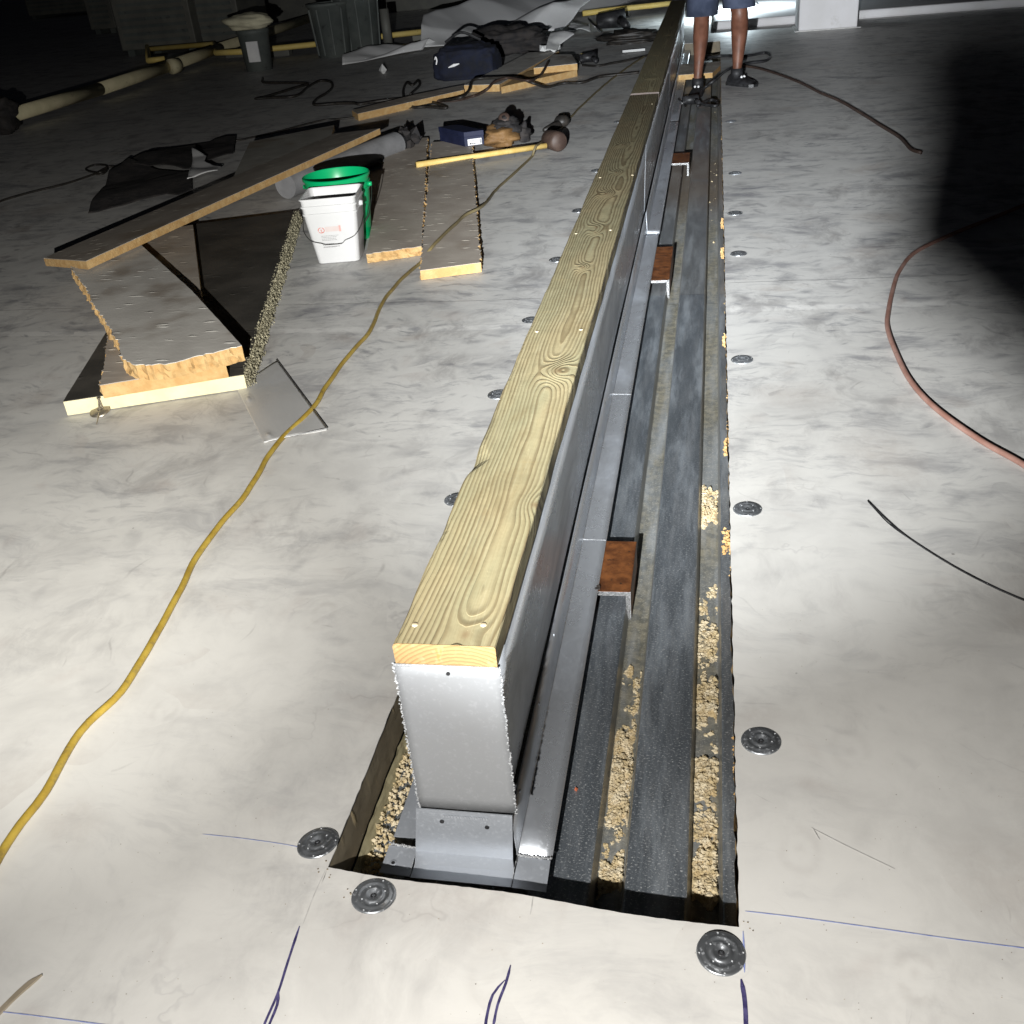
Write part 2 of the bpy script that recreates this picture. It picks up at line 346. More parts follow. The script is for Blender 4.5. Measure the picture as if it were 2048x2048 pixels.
# ---- the lumber
def woodmat(knots, seed=0.0, name='treated_lumber'):
    T = Mat(name, .62, spec=.3); q = T.obj(); u, v, z = T.sep(q); vs = v + seed
    n1 = T.noise(T.comb(u * 1.5, vs * .8, seed), 1.0, 2, .4); n2 = T.noise(T.comb(u * 16, vs * 4.5, seed), 1.0, 3, .5)
    uu = u - .022 + (n1 - .5) * .11
    dpt = (T.noise(T.comb(seed, vs * .55, 1.0), 1.0, 1, .3) - .5) * .07 + .016
    F = T.m('SQRT', uu * uu + dpt * dpt + z * z * .5) * 1.15 + (n2 - .5) * .009 + (T.noise(T.comb(u * 60, vs * 14, 2.0), 1.0, 2, .5) - .5) * .0022
    kf = None
    for kx, ky, s, a in knots:
        du = u - kx; dv = v - ky; r2 = du * du / (s * s) + dv * dv / (s * s * 3.2)
        g = T.m('EXPONENT', r2 * -1.0); F = F + g * a
        core = T.m('EXPONENT', r2 * -14.0) if a > .03 else T.m('EXPONENT', r2 * -20.0)
        kf = core if kf is None else T.m('MAXIMUM', kf, core)
    F = F * 112.0
    F = F + (T.noise(T.comb(u * 5, vs * 2, 8.0), 1.0, 3, .6) - .5) * 1.5
    ph = T.m('FRACT', F)
    late = T.st(ph, .30, .82) * (1.0 - T.st(ph, .88, .99))
    vary = T.noise(T.comb(T.m('FLOOR', F) * 3.7, vs * 1.7, 1.0), 1.0, 2)   # every ring has its own strength
    fib = T.noise(T.comb(u * 520, vs * 11, z * 200), 1.0, 4, .65)
    early = T.mix(T.st(T.noise(T.comb(u * 9, vs * 2.2, 3.0), 1, 4), .35, .65), (.26, .215, .12), (.225, .205, .12))
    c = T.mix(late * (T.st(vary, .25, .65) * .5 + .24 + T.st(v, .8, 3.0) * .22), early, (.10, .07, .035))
    c = T.mix(T.st(fib, .40, .75) * .38, c, (.17, .135, .065))
    c = T.mix(T.st(T.noise(T.comb(u * 260, vs * 5, 4.0), 1.0, 2, .5), .55, .7) * .18, c, (.36, .33, .22))
    dirt = T.st(T.noise(T.comb(u * 9, vs * 2.6, 9.0), 1.0, 6, .62, 1.2), .54, .74)
    c = T.mix(dirt * .42, c, (.14, .10, .045))
    c = T.mix(T.st(T.noise(T.comb(u * 30, vs * 9, 6.0), 1.0, 4, .6), .62, .74) * .35, c, (.16, .11, .05))
    c = T.mix((T.st(u, -.066, -.073)) * .5, c, (.12, .085, .04))
    c = T.mix(T.st(v, .8, 4.2), c, T.mix(1.0, c, (.60, .585, .58), 'MULTIPLY'))   # darker and greyer towards the far end
    if kf is not None: c = T.mix(kf * .55, c, (.13, .075, .035))
    cross = T.st(T.noise(T.comb(u * 3, vs * 55, 2.0), 1, 2), .62, .72) * T.st(T.noise(T.comb(u * 4, vs * 3, 5.0), 1, 2), .5, .62)
    c = T.mix(cross * .25, c, (.30, .21, .08))
    T.set('Base Color', c); T.set('Roughness', .68 - late * .12)
    T.bump(late * .8 + fib * .7 + T.noise(q, 25, 3) * .6, .0022, .6); return T.mat
# ================================================================== THE SETTING
HX0, HX1, HY1 = -0.562, 0.047, 11.0
def hole_near(x): return .992 - (x - HX0) / (HX1 - HX0) * .046 + .003 * math.sin(x * 17)
# irregular outline of the opening
hole = []
n = 60
for i in range(n + 1):
    x = HX0 + (HX1 - HX0) * i / n; hole.append((x, hole_near(x) + U(-.0006, .0006)))
ys = [hole_near(HX1) + .012]
while ys[-1] < HY1 - .05: ys.append(ys[-1] + (.014 if ys[-1] < 4 else .04))
for y in ys: hole.append((HX1 + U(-.0018, .0010), y))
hole.append((HX1, HY1)); hole.append((HX0, HY1))
for y in reversed(ys): hole.append((HX0 + U(-.001, .001), y))
def holed_sheet(outer, inner, z):
    bm = bmesh.new()
    def loop(pts):
        vs = [bm.verts.new((x, y, z)) for x, y in pts]; return [bm.edges.new((vs[i], vs[(i + 1) % len(vs)])) for i in range(len(vs))], vs
    e1, v1 = loop(outer); e2, v2 = loop(inner)
    bmesh.ops.triangle_fill(bm, use_beauty=True, use_dissolve=False, edges=e1 + e2)
    for f in bm.faces:
        if f.normal.z < 0: f.normal_flip()
    return bm, v2
bm, rim = holed_sheet([(-60, -30), (60, -30), (60, 90), (-60, 90)], hole, 0.0)
low = [bm.verts.new((v.co.x, v.co.y, -.0022)) for v in rim]
for i in range(len(rim)):
    j = (i + 1) % len(rim); bm.faces.new((rim[i], rim[j], low[j], low[i]))
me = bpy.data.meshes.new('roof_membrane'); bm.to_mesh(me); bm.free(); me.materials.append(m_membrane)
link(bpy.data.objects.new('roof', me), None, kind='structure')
# a lapped second sheet of membrane along the roof, one each side of the opening
def lap(x0, x1, ysh):
    v = []; nx = 60
    for i in range(nx + 1):
        x = x0 + (x1 - x0) * i / nx; y = 3.60 + ysh + .02 * math.sin(x * 1.7) + .004 * math.sin(x * 9)
        v += [(x, y - .30, .0004), (x, y - .26, .0022), (x, y - .001, .0030), (x, y, .0002)]
    f = [(4 * i + k, 4 * i + 4 + k, 4 * i + 5 + k, 4 * i + 1 + k) for i in range(nx) for k in range(3)]
    o = mesh('membrane_seam', v, f, m_membrane, None, kind='structure'); fix_normals(o)
lap(-9, -.57, 0); lap(.06, 3.6, .09)
# insulation walls of the opening
def wall_strip(name, x, y0, y1, za, zb, mat, sgn, jag=.0, dy=.02, nz=5, lean=0.0):
    v = []; ny = int((y1 - y0) / dy)
    for i in range(ny + 1):
        y = y0 + (y1 - y0) * i / ny
        for k in range(nz + 1):
            t = k / nz; z = za + (zb - za) * t
            j = noise.noise(Vector((y * 28, z * 60, x * 9))) * jag + noise.noise(Vector((y * 90, z * 150, 3))) * jag * .6
            v.append((x + sgn * (j + lean * t), y, z))
    m_ = nz + 1; f = [(i * m_ + k, (i + 1) * m_ + k, (i + 1) * m_ + k + 1, i * m_ + k + 1) for i in range(ny) for k in range(nz)]
    return mesh(name, v, f, mat, None, kind='structure')
wall_strip('insulation_wall', HX0 + .001, .985, HY1, -.0025, -.070, m_coreside, 1, .0015, lean=.006)
wall_strip('insulation_wall', HX0 + .010, .985, HY1, -.0705, -.1005, m_coretan, 1, .003, lean=.010)
wall_strip('insulation_wall', HX1 - .003, .94, HY1, -.0025, -.1005, m_foam, -1, .004, lean=-.016, nz=7)
v = []; f = []
for i in range(n + 1):
    x = HX0 + (HX1 - HX0) * i / n; y = hole_near(x) - .001; v += [(x, y, -.002), (x, y + .002, -.15)]
mesh('insulation_wall', v, [(2 * i, 2 * i + 1, 2 * i + 3, 2 * i + 2) for i in range(n)], m_coreside, None, kind='structure')
mesh('insulation_wall', [(HX0, HY1, -.002), (HX1, HY1, -.002), (HX1, HY1, -.15), (HX0, HY1, -.15)], [(0, 1, 2, 3)], m_coreside, None, kind='structure')
# steel roof deck: 6 inch fluted profile, two lapped sheets
def deck(y0, y1, dz):
    prof = []
    k = -4
    while True:
        x = -.03 + .15 * k                                   # right end of a flat
        for dx, z in ((.0, -.1), (.003, -.1015), (.0085, -.1365), (.011, -.138), (.049, -.138), (.0515, -.1365), (.057, -.1015), (.060, -.1)):
            prof.append((x + dx, z))
        if x > .02: break
        k += 1
    prof = [q for q in prof if -.66 < q[0] < .16]
    v = []; ny = 24
    for i in range(ny + 1):
        y = y0 + (y1 - y0) * i / ny
        for x, z in prof: v.append((x, y, z + dz))
    m_ = len(prof); f = [(i * m_ + k, i * m_ + k + 1, (i + 1) * m_ + k + 1, (i + 1) * m_ + k) for i in range(ny) for k in range(m_ - 1)]
    o = mesh('steel_deck', v, f, m_deck, None, kind='structure')
    s = o.modifiers.new('sheet', 'SOLIDIFY'); s.thickness = .0018; s.offset = -1; return o
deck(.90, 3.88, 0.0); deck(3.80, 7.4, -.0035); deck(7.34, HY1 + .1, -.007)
mesh('deck_void', [(-.7, .8, -.16), (.2, .8, -.16), (.2, 11.2, -.16), (-.7, 11.2, -.16)], [(0, 1, 2, 3)], m_black, None, kind='structure')
# white membrane-covered parapet and raised curb beyond the end of the trench
b = MB(); b.box(-.02, 9.0, 11.95, 15.2, 0.0, .085); bevel(b.obj('parapet_ledge', m_whitewall, None, kind='structure'), .02)
b = MB(); b.box(-9, 14, 18.2, 18.6, 0.0, 1.1); bevel(b.obj('parapet_wall', m_ac, None, kind='structure'), .02)
# ================================================================== THE CURB WITH ITS LUMBER
CX0, CX1, YF = -.432, -.287, 1.09
curb = thing('roof_curb', (-.36, YF, -.06), 'long galvanised steel roof curb with open black gap, standing in the cut trench', 'roof curb')
def prism_xz(mb, prof, y0, y1):                              # thin profile extruded along y
    nn = len(prof); v = [(x, y, z) for y in (y0, y1) for x, z in prof]
    mb.add(v, [(k, k + 1, nn + k + 1, nn + k) for k in range(nn - 1)])
def sheet(o, t=.0015, off=0):
    s = o.modifiers.new('sheet', 'SOLIDIFY'); s.thickness = t; s.offset = off; return o
segs = [(YF + .002, 4.62), (4.60, 7.3), (7.29, HY1)]
for i, (a, bb) in enumerate(segs):
    dz = (0, .0022, .0006)[i]; dx = (0, .0015, .0006)[i]
    b = MB(); v = []; ny = int((bb - a) / .06)
    for k in range(ny + 1):                                  # side of the box, slightly oil-canned
        y = a + (bb - a) * k / ny
        for t in range(5):
            z = .036 + (.322 - .036) * t / 4
            v.append((CX1 - .001 - .0125 * (1 - t / 4) + noise.noise(Vector((y * 2.1, z * 7, 1))) * .0018 + dx * .3, y, z))
    b.add(v, [(k * 5 + t, k * 5 + t + 1, (k + 1) * 5 + t + 1, (k + 1) * 5 + t) for k in range(ny) for t in range(4)])
    sheet(b.obj('side_panel', m_galv, curb, smooth=True), .0012)
    b = MB(); prism_xz(b, [(CX0, .036), (CX0, .322)], a, bb); sheet(b.obj('side_panel', m_galv, curb), .0012)
    b = MB(); v = []                                         # L-shaped base: upstand leaning to the box, flange out over the deck
    for k in range(ny + 1):
        y = a + (bb - a) * k / ny; wv = noise.noise(Vector((y * 3.1, 1, 2))) * .0022
        for x, z in ((-.2950, .030 + wv), (-.2930, -.02), (-.2915, -.052), (-.2925, -.0575), (-.289, -.0595), (-.25, -.0600 + wv * .3), (-.236, -.0605 + wv * .5)):
            v.append((x + dx * 2, y, z + dz))
    b.add(v, [(k * 7 + t, k * 7 + t + 1, (k + 1) * 7 + t + 1, (k + 1) * 7 + t) for k in range(ny) for t in range(6)])
    sheet(b.obj('base_flange', m_galv, curb, smooth=True), .0016)
    b = MB(); prism_xz(b, [(CX0 - .012, .036), (CX0 - .012, -.0575), (CX0 - .016, -.06), (-.500, -.06)], a + .02, bb); sheet(b.obj('base_flange', m_galv_flash, curb), .0016)
# front end plate and front flashing
b = MB(); v = []
for i in range(13):
    for j in range(13):
        x = CX0 - .004 + (CX1 - CX0 + .008) * i / 12; z = .040 + (.3235 - .040) * j / 12
        v.append((x, YF - .002 + noise.noise(Vector((x * 9, z * 8, 4))) * .0012, z))
b.add(v, [(i * 13 + j, i * 13 + j + 13, i * 13 + j + 14, i * 13 + j + 1) for i in range(12) for j in range(12)])
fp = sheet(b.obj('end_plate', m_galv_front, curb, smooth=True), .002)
b = MB(); b.tube([(CX0 - .003, YF - .006, .3235), (CX1 + .003, YF - .006, .3235)], .0022, 8); b.obj('rim_fold', m_bead, fp, smooth=True)
b = MB(); b.lathe([(0, 0), (.0028, 0), (.0028, .001), (0, .001)], 12, (-.358, YF - .0052, .310), Matrix.Rotation(math.pi / 2, 4, 'X')); b.obj('drill_hole', m_black, fp)
for sx in (-1, 1):                                           # melted burr down both edges of the plate
    b = MB(); x0 = CX0 - .005 if sx < 0 else CX1 + .0035
    z = .322
    while z > .036:
        b.rock((x0 + U(-.0015, .0015), YF - .002 + U(-.002, .001), z), U(.0012, .0026)); z -= U(.0016, .0036)
    b.obj('burr', m_bead, fp, kind='stuff')
b = MB()
v = [(-.4415, YF - .006, .040), (-.2895, YF - .006, .038), (-.296, YF - .010, -.055), (-.4545, YF - .008, -.055), (-.451, YF - .03, -.0595), (-.291, YF - .03, -.0595), (-.2915, 1.032, -.0615), (-.452, 1.035, -.0615)]
b.add(v, [(0, 3, 2, 1), (3, 4, 5, 2), (4, 7, 6, 5)])
fl = sheet(b.obj('front_flashing', m_galv_flash, curb), .0018)
for px, py in ((-.402, .018), (-.331, .012)):
    b = MB(); b.lathe([(0, 0), (.0036, 0), (.0036, .001), (0, .001)], 12, (px, YF - .0092, py), Matrix.Rotation(math.pi / 2, 4, 'X')); b.obj('drill_hole', m_black, fl)
def print_marks(mb, o, ux, uy, x, y, wd, h, gap=.25):        # an illegible stamped row
    t = x
    while t < x + wd:
        ww = U(.4, 1.0) * h * .7; a = o + ux * t + uy * y
        mb.add([a, a + ux * ww, a + ux * ww + uy * h, a + uy * h], [(0, 1, 2, 3)]); t += ww + h * gap
m_stamp = tint('faint_stamp', (.36, .38, .41), (.44, .46, .49), 90, .6, .4)
b = MB(); print_marks(b, Vector((-.40, YF - .0088, .026)), Vector((1, 0, 0)), Vector((0, 0, 1)), 0, 0, .07, .0055); b.obj('stamp', m_stamp, fl)
# corner pieces of the base, with their bright cut seams
b = MB(); b.add([(-.4545, 1.088, -.0575), (-.502, 1.092, -.0585), (-.504, 1.040, -.062), (-.4535, 1.036, -.061)], [(0, 1, 2, 3)])
cp = sheet(b.obj('corner_piece', m_galv_flash, curb), .0018)
b = MB(); b.lathe([(.0022, .0004), (.005, .0012), (.006, 0)], 16, (-.486, 1.058, -.0585)); b.obj('hole_rim', m_galv_flash, cp, smooth=True)
b = MB(); b.lathe([(0, .0008), (.0032, .0008)], 12, (-.486, 1.058, -.0585)); b.obj('drill_hole', m_black, cp)
b = MB(); b.add([(-.2885, 1.090, -.0575), (-.2375, 1.086, -.0585), (-.2365, 1.028, -.0615), (-.2900, 1.031, -.061)], [(0, 1, 2, 3)])
cp2 = sheet(b.obj('corner_piece', m_galv_flash, curb), .0018)
for pp, (a, c) in ((cp, ((-.456, 1.088), (-.502, 1.094))), (cp2, ((-.289, 1.090), (-.237, 1.087)))):
    b = MB()
    for k in range(40):
        t = k / 39; b.rock((a[0] + (c[0] - a[0]) * t, a[1] + (c[1] - a[1]) * t + U(-.0012, .0012), -.0555 + U(-.0008, .0012)), U(.0014, .0032), .6)
    b.obj('burr', m_bead, pp, kind='stuff')
for pts in ([(-.4535, 1.088), (-.455, 1.06), (-.453, 1.037)], [(-.290, 1.088), (-.2915, 1.06), (-.289, 1.032)]):
    b = MB()
    for p0 in spline([(x, y, -.0575) for x, y in pts], .0022): b.rock(p0 + Vector((U(-.0007, .0007), 0, 0)), U(.0006, .0013), .5)
    b.obj('burr', m_bead, fl, kind='stuff')
for y, x in ((1.37, -.2945), (1.57, -.2945), (1.16, -.294)):
    b = MB(); b.tube([(x, y, .012), (x + .003, y, .012)], .0032, 10); b.obj('rivet', m_galv, curb, smooth=True)
b = MB(); b.rock((-.236, 1.835, -.056), .006, .6); b.rock((-.234, 1.828, -.057), .005, .6); b.rock((-.240, 1.829, -.0575), .005, .4); b.obj('burn_mark', m_heat, curb)
for yy in (2.03, 2.86):
    b = MB(); b.tube([(-.2915, yy, -.0555), (-.289, yy, -.0582), (-.262, yy, -.0590), (-.2375, yy, -.0593)], .0006, 5); b.obj('scribe_line', m_bead, curb)
# far metal lap: one bright edged step on the flange
b = MB(); b.tube([(-.291, 4.615, -.054), (-.237, 4.615, -.0565)], .0022, 6); b.obj('lap_edge', m_bead, curb)
# ---- two boards on top of the curb
def lumber(name, y0, y1, x0, x1, z0, z1, knots, seed, wane, label, grp):
    root = thing(name, ((x0 + x1) / 2, y0, z1), label, 'board', grp)
    cx = (x0 + x1) / 2; v = []; f = []; ny = int((y1 - y0) / .012); ring = 22
    for i in range(ny + 1):
        y = y0 + (y1 - y0) * i / ny
        wl = wane(y) + abs(noise.noise(Vector((y * 7, 1, seed)))) * .003 + abs(noise.noise(Vector((y * 40, 1, seed)))) * .002
        wr = abs(noise.noise(Vector((y * 5, 8, seed)))) * .0018
        xl, xr = x0 + wl, x1 - wr; rr = .004
        pts = [(xl + .004 + wl * .8, z1 - .0003), (xl + .0005, z1 - .0015 - wl * .35), (x0 + wl * .15 - .001, z1 - .006 - wl * .8), (x0, z0), (xr, z0), (xr, z1 - rr), (xr - .0012, z1 - .0012), (xr - rr, z1)]
        top_ = [(xr - rr - (xr - rr - xl - .004 - wl * .8) * k / 15, z1 + noise.noise(Vector((k * .9, y * 16, seed))) * .0007) for k in range(1, 15)]
        for x, z in pts + top_:
            v.append((x + noise.noise(Vector((y * 3, z * 5, seed))) * .0012, y, z))
    for i in range(ny):
        for k in range(ring):
            a = i * ring + k; c = i * ring + (k + 1) % ring; f.append((a, c, c + ring, a + ring))
    mt = woodmat(knots, seed)
    o = mesh('plank', v, f, mt, root, smooth=False)
    fc = [tuple(range(ring)), tuple(range(ny * ring + ring - 1, ny * ring - 1, -1))]
    e = mesh('end_grain', v[:ring], [fc[0]], m_endgrain if seed == 0 else m_hide, root)
    e.location.y -= .0006
    o2 = mesh('end_grain', v[-ring:], [tuple(range(ring))], m_endgrain, root)
    fix_normals(o); return root
T = Mat('end_grain_wood', .7, spec=.25); q = T.obj(); u, v_, z = T.sep(q)
d = T.m('SQRT', (u - .02) * (u - .02) + (z + .12) * (z + .12)); d = d + (T.noise(q, 30, 3) - .5) * .006
ph = T.m('FRACT', d * 160.0); c = T.mix(T.st(ph, .4, .9) * .55, (.26, .165, .07), (.13, .075, .03))
c = T.mix(T.st(T.noise(q, 55, 4), .55, .7) * .4, c, (.31, .25, .14)); c = T.mix(T.st(T.noise(q, 38, 3), .63, .68) * .6, c, (.25, .13, .03))
T.set('Base Color', c); T.bump(T.noise(q, 120, 4), .002, .7); m_endgrain = T.mat
YB = YF - .004
def rel(px, py, s, a, cx=-.359, y0=YB):
    q = at(px, py, .36); return (q.x - cx, q.y - y0, s, a)
def wane1(y):
    w_ = 0
    for c, s, a in ((1.64, .045, .014), (1.76, .10, .005), (2.05, .07, .003), (1.40, .04, .004), (2.35, .06, .002), (1.16, .05, .003), (2.75, .12, .002), (1.86, .08, .002), (3.35, .10, .003), (4.3, .2, .003)):
        w_ += a * math.exp(-((y - c) / s) ** 2)
    return w_
kn1 = [rel(1115, 742, .034, .06), rel(1165, 535, .020, .034), rel(1212, 388, .028, .04), rel(1232, 345, .020, .026), rel(1192, 455, .028, .03),
       rel(1245, 290, .026, .03), rel(1068, 1010, .024, .018), rel(930, 1270, .028, .022), rel(1190, 465, .02, .02)]
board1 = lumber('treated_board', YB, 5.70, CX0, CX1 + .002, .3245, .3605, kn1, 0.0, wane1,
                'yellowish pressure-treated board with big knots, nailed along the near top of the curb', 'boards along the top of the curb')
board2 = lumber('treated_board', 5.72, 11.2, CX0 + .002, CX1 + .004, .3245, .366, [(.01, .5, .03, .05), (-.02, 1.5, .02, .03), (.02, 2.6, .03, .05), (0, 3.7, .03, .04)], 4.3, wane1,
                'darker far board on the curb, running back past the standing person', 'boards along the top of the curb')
# knot crack and nail heads
q = at(1112, 748, .361)
b = MB()
for k in range(26):
    t = -2.6 + k * .075; b.rock((q.x - .004 + .017 * math.cos(t), q.y + .01 + .027 * math.sin(t), .3600), U(.0007, .0016), .5)
b.obj('knot_crack', tint('knot_bark', (.10, .035, .012), (.22, .09, .03), 90, .8), board1, kind='stuff')
scr = [(830, 1249), (967, 1249), (1074, 663), (1162, 659), (1152, 467), (1221, 460), (1200, 355), (1265, 350), (1304, 208)]
mbn = MB(); mbn.lathe([(0, .0012), (.0035, .0012), (.0048, .0002), (.005, -.0006)], 12)
for px, py in scr:
    q = at(px, py, .361); rt = board1 if q.y < 5.7 else board2
    o = mesh('nail_head', mbn.v, mbn.f, m_screw, rt, smooth=True, local=True); o.location = q - Vector(rt.location) + Vector((0, 0, -.0002 if rt is board1 else .004))
    o.rotation_euler = (U(-.15, .15), U(-.15, .15), 0)
# ---- rusty angle clips under the flange
def clip(px0, label, leg=.07, x1=-.166, y0=1.828, y1=2.034, xl=-.262):
    r = thing('steel_angle', ((xl + x1) / 2, (y0 + y1) / 2, -.138), label, 'steel angle', 'rusty angle pieces carrying the curb')
    t = .0105; zt = -.0635
    b = MB(); b.box(xl, x1, y0, y1, zt - t, zt); bevel(b.obj('top_leg', m_rust, r), .0015)
    b = MB(); b.box(x1 - t, x1 - .0002, y0 + .0003, y1 - .0003, -.1375, zt - t - .0003); bevel(b.obj('upright_leg', m_rust, r), .0015)
    v = [(xl, y0 - .001, zt), (x1, y0 - .001, zt), (x1, y0 - .001, -.137), (x1 - t, y0 - .001, -.137), (x1 - t, y0 - .001, zt - t), (xl, y0 - .001, zt - t)]
    o = mesh('cut_end', v, [(0, 5, 4, 1), (1, 4, 3, 2)], m_cutsteel, r)
    b = MB()
    for k in range(40):
        tt = k / 39; b.rock((xl + (x1 - xl) * tt, y0 - .0015, zt - .0005), U(.0006, .0014)); b.rock((x1 - .0005, y0 - .0015, zt - .073 * tt), U(.0006, .0014))
        b.rock((x1 - t * U(.1, .9), y0 - .0015, zt - .073 * tt), U(.0005, .0013), .4)
    b.obj('saw_burr', m_bead, r, kind='stuff')
    return r
clip(0, 'nearest rusty brown steel angle poking out from under the curb flange')
clip(0, 'middle rusty steel angle with ragged cut end, beside the deck lap', y0=3.955, y1=4.41)
clip(0, 'farthest and smallest rusty steel angle with pale cut end under the flange', x1=-.137, y0=6.03, y1=6.30)
# ================================================================== ROUND PLATES
def make_plate():
    r = thing('insulation_plate', (0, 0, 0), 'x', 'fastener plate', 'round steel insulation plates screwed along the trench')
    b = MB(); R0 = .0325
    b.lathe([(.0045, .0016), (.0075, .0026), (.0105, .0052), (.0125, .0056), (.0150, .0042), (.0165, .0030), (.0195, .0028), (.0215, .0044), (.0240, .0046), (.0262, .0030), (.0285, .0026), (.0310, .0026), (R0, .0016), (R0 + .0004, .0)], 48)
    b.obj('disc', m_plate, r, smooth=True, local=True)
    b = MB(); b.lathe([(0, .0022), (.0040, .0024), (.0052, .0014), (.0054, .0)], 14); sc = b.obj('screw_head', m_black, r, smooth=True, local=True)
    b = MB(); b.box(-.0022, .0022, -.0006, .0006, .0022, .0030); b.box(-.0006, .0006, -.0022, .0022, .0022, .0030); b.obj('recess', m_plate, sc, local=True)
    mb = MB(); mb.lathe([(0, .0012), (.0010, .0009), (.0014, 0)], 8)
    me = None
    for k in range(8):
        a = k * math.pi / 4 + .3; o = mesh('dimple', mb.v, mb.f, m_bead, r, smooth=True, local=True)
        rr = .0293 if k % 2 else .0175
        o.location = (rr * math.cos(a), rr * math.sin(a), .0026 if k % 2 else .0030)
    return r
plate0 = make_plate(); first = True
plates = [((1442, 1910), 'large round steel plate just below the near right corner of the trench', (.10, .03)),
          ((636, 1688), 'round steel plate overlapping the near left corner of the trench', (-.03, .10)),
          ((748, 1795), 'round steel plate in front of the trench, just below the curb end', (.05, .06)),
          ((1522, 1483), 'first round plate up the right side of the trench, nearest the yellow foam crumbs', (0, 0)),
          ((1495, 1019), 'second round plate up the right side, level with the first rusty angle', (0, 0)),
          ((1484, 720), 'third round plate up the right side of the trench, left of the hose bend', (0, 0)),
          ((1477, 508), 'fourth round plate up the right side, level with the middle rusty angle', (0, 0)),
          ((1470, 427), 'fifth round plate up the right side, just beyond the middle rusty angle', (0, 0)),
          ((1470, 347), 'sixth round plate up the right side, level with the farthest rusty angle', (0, 0)),
          ((1462, 243), 'last dim round plate on the right side, before the standing person', (0, 0)),
          ((915, 1000), 'round plate half hidden by the board edge, nearest of those on the left side', (0, 0)),
          ((997, 790), 'round plate peeping out left of the board, level with the big knot', (0, 0)),
          ((1062, 641), 'third hidden plate on the left side, just beyond the big knot', (0, 0)),
          ((1114, 520), 'fourth plate left of the board, level with the small round knot', (0, 0)),
          ((1157, 422), 'fifth plate left of the board, right of the cord', (0, 0)),
          ((1193, 342), 'sixth plate left of the board, dim and nearly covered', (0, 0)),
          ((1237, 244), 'farthest plate left of the board, level with the mallet', (0, 0))]
for (px, py), lab, tl in plates:
    o = plate0 if first else copy_tree(plate0); first = False
    q = at(px, py); o.location = (q.x, q.y, .0006 + abs(tl[0] + tl[1]) * .018); o.rotation_euler = (tl[0], tl[1], U(0, 3)); o['label'] = lab
# ================================================================== DEBRIS IN THE TRENCH
def dens(y, spans, x=0.0):
    y += .035 * noise.noise(Vector((y * 31, x * 40, 4))) + .03 * noise.noise(Vector((x * 90, y * 8, 9))); a = 0
    for y0, y1, w_ in spans:
        a = max(a, w_ * max(0, min(1, (y - y0) / .03 + .5)) * max(0, min(1, (y1 - y) / .03 + .5)))
    return a
def heap(x, y, x0, spans):
    a = dens(y, spans, x)
    if a < .4: return 0
    t = (x - x0) / .0385; e = min(1, 6 * min(t + .05, 1.05 - t))
    g = noise.noise(Vector((x * 38, y * 16, x0 * 9))) + .5 * noise.noise(Vector((x * 110, y * 60, 1)))
    return max(0, (a - .50) * .018 + g * .013) * max(0, e)
def heap_mesh(x0, x1, y0, y1, spans, label):
    v = []; nx = 22; ny = int((y1 - y0) / .0018)
    for i in range(ny + 1):
        y = y0 + (y1 - y0) * i / ny
        for j in range(nx + 1):
            x = x0 + (x1 - x0) * j / nx; h = heap(x, y, x0, spans)
            c = Vector((x * 260, y * 260, 2)); k = noise.voronoi(c * .7)[0]
            crack = min(1, (k[1] - k[0]) * 2.2)
            v.append((x, y, -.1388 + h * (.45 + .55 * crack) + (noise.noise(c) * .0012 if h > 0 else 0)))
    m_ = nx + 1
    mesh('foam_crumbs', v, [(i * m_ + j, i * m_ + j + 1, (i + 1) * m_ + j + 1, (i + 1) * m_ + j) for i in range(ny) for j in range(nx)], m_heap, None, kind='stuff', label=label, category='debris')
def crumbs(name, x0, x1, zf, spans, n, r0, r1, label, mat=None, ymax=9, pw=1.6, th=.0):
    b = MB(); c = 0; tries = 0
    while c < n and tries < n * 40:
        tries += 1; y = U(1.0, ymax); x = U(x0, x1); a = dens(y, spans, x)
        if a <= 0: continue
        g = noise.noise(Vector((x * 60, y * 22, x0 * 50))) * .5 + noise.noise(Vector((x * 140, y * 70, 3))) * .3 + .5
        if g < (1 - a) * .9 + .18: continue
        r = r0 * .8 + (r1 * 1.15 - r0) * R() ** 6; h = zf + r * .4 + heap(x, y, x0, spans) * .9
        b.rock((x, y, h), r, U(.5, .9)); c += 1
    o = b.obj(name, mat or m_chip, None, kind='stuff', label=label, category='debris'); return o
s2 = [(1.09, 1.20, .95), (1.20, 1.30, .72), (1.30, 1.41, .9), (1.43, 1.50, .35), (1.51, 1.64, .85), (1.64, 1.70, .55), (1.70, 1.82, .8), (1.84, 1.96, .5), (1.96, 2.10, .1), (2.10, 2.14, .25), (2.23, 2.42, .75), (2.42, 2.9, .12), (2.9, 3.0, .3), (3.0, 5, .15), (5, 6.6, .3), (6.6, 9, .2)]
s1 = [(1.09, 1.18, .9), (1.18, 1.24, .6), (1.24, 1.40, .9), (1.40, 1.50, .7), (1.50, 1.66, .46), (1.66, 2.2, .10), (2.2, 5.5, .06)]
m_heap = tint('packed_foam', (.42, .32, .17), (.60, .51, .35), 50, .92, c3=(.28, .18, .07), bump=.0015)
heap_mesh(-.0205, .0200, 1.08, 2.45, s2, 'packed tan foam dust along the rightmost deck flute')
heap_mesh(-.1705, -.1300, 1.08, 1.72, s1, 'packed tan foam dust in the flute beside the curb')
crumbs('foam_crumbs', -.019, .0195, -.138, s2, 5200, .0008, .0050, 'tan foam crumbs filling the rightmost flute of the steel deck', ymax=2.6)
crumbs('foam_crumbs', -.019, .0195, -.138, s2, 700, .0018, .0065, 'scattered tan scraps in the far part of the rightmost deck flute', ymax=9)
